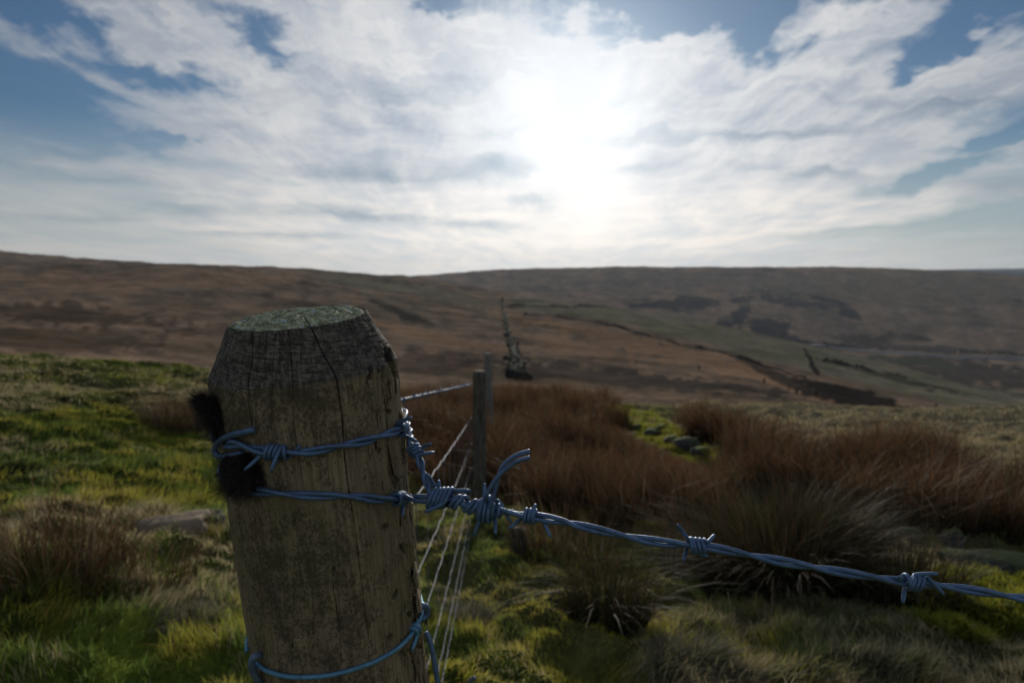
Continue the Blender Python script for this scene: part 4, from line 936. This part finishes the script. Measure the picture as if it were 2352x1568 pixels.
sp = [(1600, 945, .004), (1618, 930, .006), (1650, 955, .012), (1652, 1000, .014), (1620, 1030, .012), (1605, 1050, .010)]
staple([P(*Z3(a, b), float(np.dot(on_post(*Z3(1585, b), .0) - CAM, vw)) + d_) for a, b, d_ in sp], .0022, 'blue grey staple on the right flank of the big post above the plain wire knot', M_wire)

# ------------------------------------------------------------------ stock netting and far barbed wire
D2 = 3.87
VPd = ray(1149, 867)
def fence_line(yk, d_near=.47, dx0=0.0):
    f = P(1083, yk, D2); return f - VPd * (D2 - d_near), f
NET = thing('wire_netting', 'galvanised stock netting stretched from the big post to the next post', 'wire netting', tuple(fence_line(1250)[1]))
rows = [957, 1016, 1072, 1124, 1170, 1212, 1250]
lines = [fence_line(y) for y in rows]
def wavyline(a, b, n=160, amp=.0016, seed=1):
    k = np.linspace(0, 1, n)[:, None]; p = a * (1 - k) + b * k; s = np.linalg.norm(b - a) * k[:, 0]
    p[:, 2] += amp * np.sin(s * 41 + seed) - .012 * np.sin(math.pi * k[:, 0]) * (seed % 3); p[:, 0] += amp * .6 * np.sin(s * 33 + seed * 2); return p
def npart(name, parts, mat=M_netw):
    V, F_ = join(parts); return kid(mesh_obj(name, V, F_, mat, origin=V.mean(0)), NET)
wl = []
for i, (a, b) in enumerate(lines):
    p = wavyline(a, b, 200, .0014, i + 1); wl.append(p); npart('line_wire', [tube(p, .0010 if i else .0013, 6)])
for t in np.linspace(.06, .97, 15):
    k = int(t * 199); pts_ = [w[min(199, max(0, k + int(RS.normal(0, 1))))] for w in wl]
    parts = [tube(catmull(np.array(pts_), 4), .0008, 5)]
    for q in pts_: parts.append(tube(np.array([q - [0, .004, 0], q + [0, .004, 0]]), .0024, 6))
    npart('stay_wire', parts)
# plain top wire of the netting tied off round the post
ppl = sm2([Z3(225, 1385), Z3(262, 1410), Z3(330, 1458), Z3(450, 1500), Z3(600, 1518), Z3(800, 1508), Z3(950, 1480), Z3(1100, 1436), Z3(1250, 1378), Z3(1400, 1290), Z3(1480, 1218), Z3(1530, 1160), Z3(1560, 1110), Z3(1590, 1050), Z3(1606, 1010)])
pp = densify(lambda a, b: on_post(a, b, .0016), ppl, 3)
te, se = theta_s(pp[-1]); ts, s_s = theta_s(pp[0])
bkp = [post_ring(te + (2 * math.pi + ts - te) * q, se + (s_s - se) * q, .0016) for q in np.linspace(0, 1, 20)[1:-1]]
PLN = thing('plain_wire', 'single blue plain wire tied round the big post below the barbed wire', 'wire', tuple(pp[len(pp) // 2]))
pw = smooth(np.vstack([pp, bkp]), 3)
wpart('strand', [tube(resample(pw, .002)[0], .00145, 12)], PLN, M_plain)
barb(pw, *Z3(1545, 1125), 1.6, Z3(1590, 1040), Z3(1528, 1305), rr=.0013, R=.0026, dz=(.004, -.002), ph=1, tilt=.2, mat=M_plain, parent=PLN, name='knot')
de = float(np.dot(pp[-1] - CAM, vw))
wpart('wire_end', [tube(catmull(np.array([P(*Z3(a, b), de + .012) for a, b in [(1640, 1150), (1665, 1190), (1690, 1270), (1712, 1380), (1728, 1480), (1745, 1600), (1765, 1800), (1780, 2100)]]), 8), .0017, 12)], PLN, M_wire)
wpart('wire_end', [tube(catmull(np.array([P(1066, 1600, .50), P(1072, 1578, .50), P(1080, 1563, .498), P(1091, 1555, .497)]), 8), .0016, 12)], PLN, M_netw)
# barbed strand of the fence line behind
FB = thing('barbed_wire', 'barbed wire running away behind the big post to the next post', 'barbed wire', tuple(P(1083, 882, D2)))
a, b = fence_line(882, .47); kq = np.linspace(0, 1, 300)[:, None]; fb = a * (1 - kq) + b * kq
f1, f2 = twist(fb, .0014, .032)
wpart('strand', [tube(f1, .0014, 6)], FB, M_netw); wpart('strand', [tube(f2, .0014, 6)], FB, M_wire)
for q in np.linspace(.06, .95, 26):
    c = fb[int(q * 299)]; t = (b - a) / np.linalg.norm(b - a); u_ = np.cross(t, [0, 0, 1]); u_ /= np.linalg.norm(u_); w_ = np.cross(u_, t); kx_ = np.linspace(0, 1, 20); an = kx_ * 4 * math.pi + RS.rand() * 6
    coil = c + t * ((kx_ - .5) * .008)[:, None] + (np.cos(an)[:, None] * u_ + np.sin(an)[:, None] * w_) * .0036
    e_ = RS.normal(0, 1, 3); e_ -= t * np.dot(e_, t); e_ /= np.linalg.norm(e_)
    wpart('barb', [tube(np.vstack([[coil[0] + e_ * .012 - t * .003], coil, [coil[-1] - e_ * .012 + t * .003]]), .0010, 5)], FB, M_wire)

# ------------------------------------------------------------------ fence posts further off
def round_post(px, ytop, d, dia, label, lean=(0, 0), h=None, group='fence posts receding down the slope', top='flat', mat=None):
    T = P(px, ytop, d); g = gpt(T[0], T[1]); H_ = (T[2] - g[2]) if h is None else h
    base = np.array([T[0] + lean[0], T[1] + lean[1], 0]); base[2] = gpt(base[0], base[1])[2] - .15
    if h is not None: T = base + [0, 0, h + .15]
    m = 40; k = np.linspace(0, 1, m)[:, None]; p = base * (1 - k) + T * k; n = 20; a = np.linspace(0, 2 * math.pi, n, endpoint=False); V = []
    for i in range(m):
        rr = dia / 2 * (1 - .06 * i / m) * (1 if i < m - 1 else .90) * (1 + (fbm(a * 2 + px, a * 0 + i * .15, 3, 3) - .5) * .16); V.append(p[i] + np.stack([rr * np.cos(a), rr * np.sin(a), 0 * a + (RS.normal(0, .003, n) if top == 'broken' and i == m - 1 else 0)], 1))
    V = np.vstack(V); i = np.arange(m - 1)[:, None] * n; j = np.arange(n)[None]; F_ = np.stack([i + j, i + (j + 1) % n, i + n + (j + 1) % n, i + n + j], -1).reshape(-1, 4)
    V = np.vstack([V, T]); j = np.arange(n); cap = np.stack([(m - 1) * n + j, (m - 1) * n + (j + 1) % n, np.full(n, len(V) - 1)], 1)
    o = mesh_obj('fence_post', V, [F_, cap], mat or M_oldwood, origin=base, label=label, category='fence post')
    if group: o['group'] = group
    return o
round_post(1101, 852, D2 + .02, .080, 'dark round fence post at the end of the netting, nearest of the thin posts')
round_post(1120, 811, 8.2, .080, 'fence post toned as sunlit, half hidden directly behind the nearest thin post', (.05, 0), mat=M_sunlitwood)
prevr = 40
ordn = ['first', 'second', 'third', 'fourth', 'fifth', 'sixth', 'seventh', 'eighth', 'ninth']
for i, (px, py) in enumerate([(1131, 868), (1134, 845), (1137, 822), (1140, 800), (1143, 780), (1146, 760), (1148, 742), (1150, 724), (1151, 706)]):
    q = hit(px, py, 40); V0 = q; b0 = q - [0, 0, .2]
    V, F_ = tube(np.array([b0, b0 + [0, 0, .75], b0 + [RS.normal(0, .03), 0, 1.4]]), [.075, .07, .065], 8)
    o = mesh_obj('fence_post', V, F_, M_oldwood, origin=b0, label='tiny distant fence post left of the ruined wall, %s going up the far slope' % ordn[i], category='fence post', group='fence posts receding up the far slope')
round_post(1192, 1212, 3.35, .085, 'dark broken wooden stub in the rushes right of the thin post', (.0, 0), None, None, 'broken')

# small shrubs in the valley
def shrub(px, py, rmin, hgt, label):
    b = hit(px, py, rmin); n = 260; a = RS.rand(n) * 2 * math.pi; e = RS.uniform(.1, 1.3, n); lean = np.stack([np.cos(a), np.sin(a)], 1) / np.tan(e)[:, None] * .35
    lean = np.clip(lean, -.8, .8); base = b + np.stack([RS.normal(0, hgt * .06, n), RS.normal(0, hgt * .06, n), RS.uniform(0, hgt * .4, n)], 1)
    c = colmix(n, [(.06, .045, .03), (.08, .06, .04)]); V, F_, C_ = blades(base, hgt * RS.uniform(.3, .8, n), np.full(n, hgt * .022), lean, c, c, 3)
    root = thing('shrub', label, 'shrub', tuple(b), 'bare shrubs scattered in the valley')
    kid(mesh_obj('twigs', V, F_, M_rush, attrs={'col': C_}, origin=b), root)
    V, F_ = tube(np.array([b - [0, 0, .2], b + [0, 0, hgt * .25], b + [hgt * .03, 0, hgt * .6]]), [hgt * .03, hgt * .022, hgt * .008], 6); kid(mesh_obj('stem', V, F_, M_scrub, origin=b), root)
for px, py, h_, lb in [(1605, 850, 2.2, 'bare shrub alone on the orange slope below the long hedge'), (1755, 880, 1.8, 'bare shrub on the orange slope right of the lone one'), (1830, 905, 1.6, 'low shrub at the left lip of the dark gully'), (1875, 908, 1.8, 'twiggy shrub at the middle of the gully edge'),
                       (2150, 935, 1.6, 'shrub right of the dark gully on pale ground'), (2230, 940, 1.5, 'thin shrub between the gully and the right edge'), (1460, 835, 1.4, 'small shrub on the orange slope above the blue grey scrub'), (2300, 945, 1.7, 'shrub nearest the right edge of the valley'), (1172, 842, 1.7, 'bushy shrub beside the near end of the ruined wall'), (1196, 822, 1.3, 'shrub growing on the right side of the ruined wall'), (1158, 770, 2.0, 'shrub halfway up the ruined wall'), (1154, 694, 7.0, 'narrow dark shrub at the top end of the ruined wall')]:
    shrub(px, py, 40, h_, lb)

# ------------------------------------------------------------------ black wool caught on the post
def m_wool():
    return principled((.012, .010, .009), .7, spec=.12)
M_wool = material('black_wool', m_wool)
M_rimlit_fibre = material('rimlit_wool_fibre', lambda: principled((.040, .029, .023), .5, spec=.35))  # rim light on the black wool painted as a lighter brown
def wool(label, blobs, nh, hairs, seed, lenr=(.004, .016), wisps=()):
    rs = np.random.RandomState(seed); parts = []
    for (c, sz) in [(b_[0], np.array(b_[1]) * (.8 if nh < 5000 else .95)) for b_ in blobs]: parts.append(rock(c, np.array(sz) * .72, seed, 0, ICO3, .45, 1.0))
    V, F_ = join(parts); root = thing('wool_tuft', label, 'wool', tuple(V.mean(0)))
    kid(mesh_obj('felted_core', V, F_, M_wool, origin=V.mean(0)), root)
    sc_ = .8 if nh < 5000 else .95; blobs = [(b_[0], np.array(b_[1]) * sc_) for b_ in blobs]; n = nh; ci = rs.choice(len(blobs), n, p=np.array([np.prod(s[:2]) for _, s in blobs]) / sum(np.prod(s[:2]) for _, s in blobs)); cen = np.array([b_[0] for b_ in blobs])[ci]; sz = np.array([b_[1] for b_ in blobs])[ci]
    d = rs.normal(0, 1, (n, 3)); d /= np.linalg.norm(d, axis=1)[:, None]; p = cen + d * sz * .62; segs = 9
    ln = rs.uniform(*lenr, n); dirn = d + rs.normal(0, .55, (n, 3)) + hairs; dirn /= np.linalg.norm(dirn, axis=1)[:, None]; curl = rs.normal(0, 1, (n, 3)); w = rs.uniform(.00007, .00018, n); side = np.cross(dirn, curl); side /= np.linalg.norm(side, axis=1)[:, None] + 1e-9
    Vv = []; ph = rs.rand(n) * 6; kf = rs.uniform(3, 10, n)
    for k in range(segs + 1):
        t = k / segs; q = p + dirn * (ln * t)[:, None] + side * (np.sin(t * kf + ph) * ln * .16)[:, None] + curl * (ln * .22 * t * t)[:, None]; q[:, 2] -= ln * .25 * t * t
        Vv += [q - side * (w * (1 - t * .7))[:, None], q + side * (w * (1 - t * .7))[:, None]]
    Vv = np.stack(Vv, 1); m = 2 * (segs + 1); idx = np.arange(n)[:, None, None] * m + np.arange(segs)[None, :, None] * 2 + np.array([0, 1, 3, 2])[None, None]
    kid(mesh_obj('fibres', Vv.reshape(-1, 3), idx.reshape(-1, 4), M_rimlit_fibre, origin=V.mean(0), kind='stuff'), root)
    if wisps:
        parts = []
        for _ in range(70):
            k_ = rs.randint(len(blobs)); q = blobs[k_][0] + rs.normal(0, 1, 3) * np.array(blobs[k_][1]) * .5; dv = hairs * 1.6 + rs.normal(0, .55, 3); dv[1] -= .25; dv /= np.linalg.norm(dv); L_ = rs.uniform(.007, .024); pl_ = [q]
            for _k in range(5):
                dv = dv + rs.normal(0, .42, 3) + np.array([0, 0, -.10]); dv /= np.linalg.norm(dv); q = q + dv * L_ / 5; pl_.append(q)
            parts.append(tube(catmull(np.array(pl_), 6), np.linspace(.00017, .00005, 31), 4))
        for w_ in wisps: parts.append(tube(catmull(np.array(w_), 12), np.linspace(.00016, .00005, (len(w_) - 1) * 12 + 1), 5))
        V2, F2 = join(parts); kid(mesh_obj('long_wisps', V2, F2, M_rimlit_fibre, origin=V2.mean(0)), root)
dW = float(np.dot(on_post(*Z4(470, 400), 0) - CAM, vw))
def ZW(a, b, d=0): return P(*Z4(a, b), dW + d)
wool('black wool tuft sticking out from the left flank above the staple', [(ZW(320, 260, .0), (.0048, .005, .0050)), (ZW(395, 330, .0), (.0052, .006, .0070)), (ZW(250, 215, .0), (.0034, .003, .0024)), (ZW(440, 520), (.0028, .005, .013)), (ZW(430, 420), (.0035, .004, .009))], 4200, np.array([-.55, -.1, .1]), 5,
     (.002, .0095), [[ZW(350, 430), ZW(260, 480), ZW(200, 560), ZW(195, 640), ZW(260, 690)], [ZW(400, 600), ZW(330, 660), ZW(290, 740), ZW(190, 770)], [ZW(420, 640), ZW(350, 720), ZW(270, 820)], [ZW(360, 420), ZW(300, 500), ZW(330, 620), ZW(270, 700)]])
def PW(a, b, off=.002): return on_post(*Z4(a, b), off)
wool('black wool mat pressed on the big post between the two turns of barbed wire', [(PW(640, 1010, .001), (.0080, .006, .009)), (PW(740, 1120, .001), (.0105, .006, .010)), (PW(850, 1060, .000), (.0105, .007, .013)), (PW(915, 1170, -.001), (.0060, .005, .009)), (PW(800, 950, .000), (.009, .006, .006)), (PW(670, 1200, 0), (.008, .006, .008)), (PW(985, 1230, -.001), (.003, .003, .004)), (PW(960, 1080, -.001), (.003, .003, .005)), (PW(600, 1180, 0), (.004, .004, .007)), (PW(570, 1090, 0), (.004, .006, .009)), (PW(830, 1225, -.001), (.009, .005, .0050))], 7500, np.array([-.2, -.3, -.25]), 6,
     (.002, .009), [[PW(600, 1230), ZW(500, 1320), ZW(330, 1400), ZW(120, 1470)], [PW(620, 1250), ZW(530, 1350), ZW(420, 1450), ZW(310, 1510)], [PW(600, 1260), ZW(560, 1380), ZW(500, 1500), ZW(440, 1600)], [PW(580, 1200), ZW(460, 1290), ZW(300, 1340)], [PW(560, 1000), ZW(420, 940), ZW(300, 930), ZW(200, 950)], [PW(560, 1060), ZW(430, 1020), ZW(330, 1080)], [PW(560, 1100), ZW(470, 1130), ZW(360, 1110), ZW(300, 1160)], [PW(570, 960), ZW(460, 900), ZW(330, 880), ZW(250, 850)], [PW(580, 1150), ZW(480, 1200), ZW(380, 1190)]])
print('ground z range', float(Vt[:, 2].min()), float(Vt[:, 2].max()))
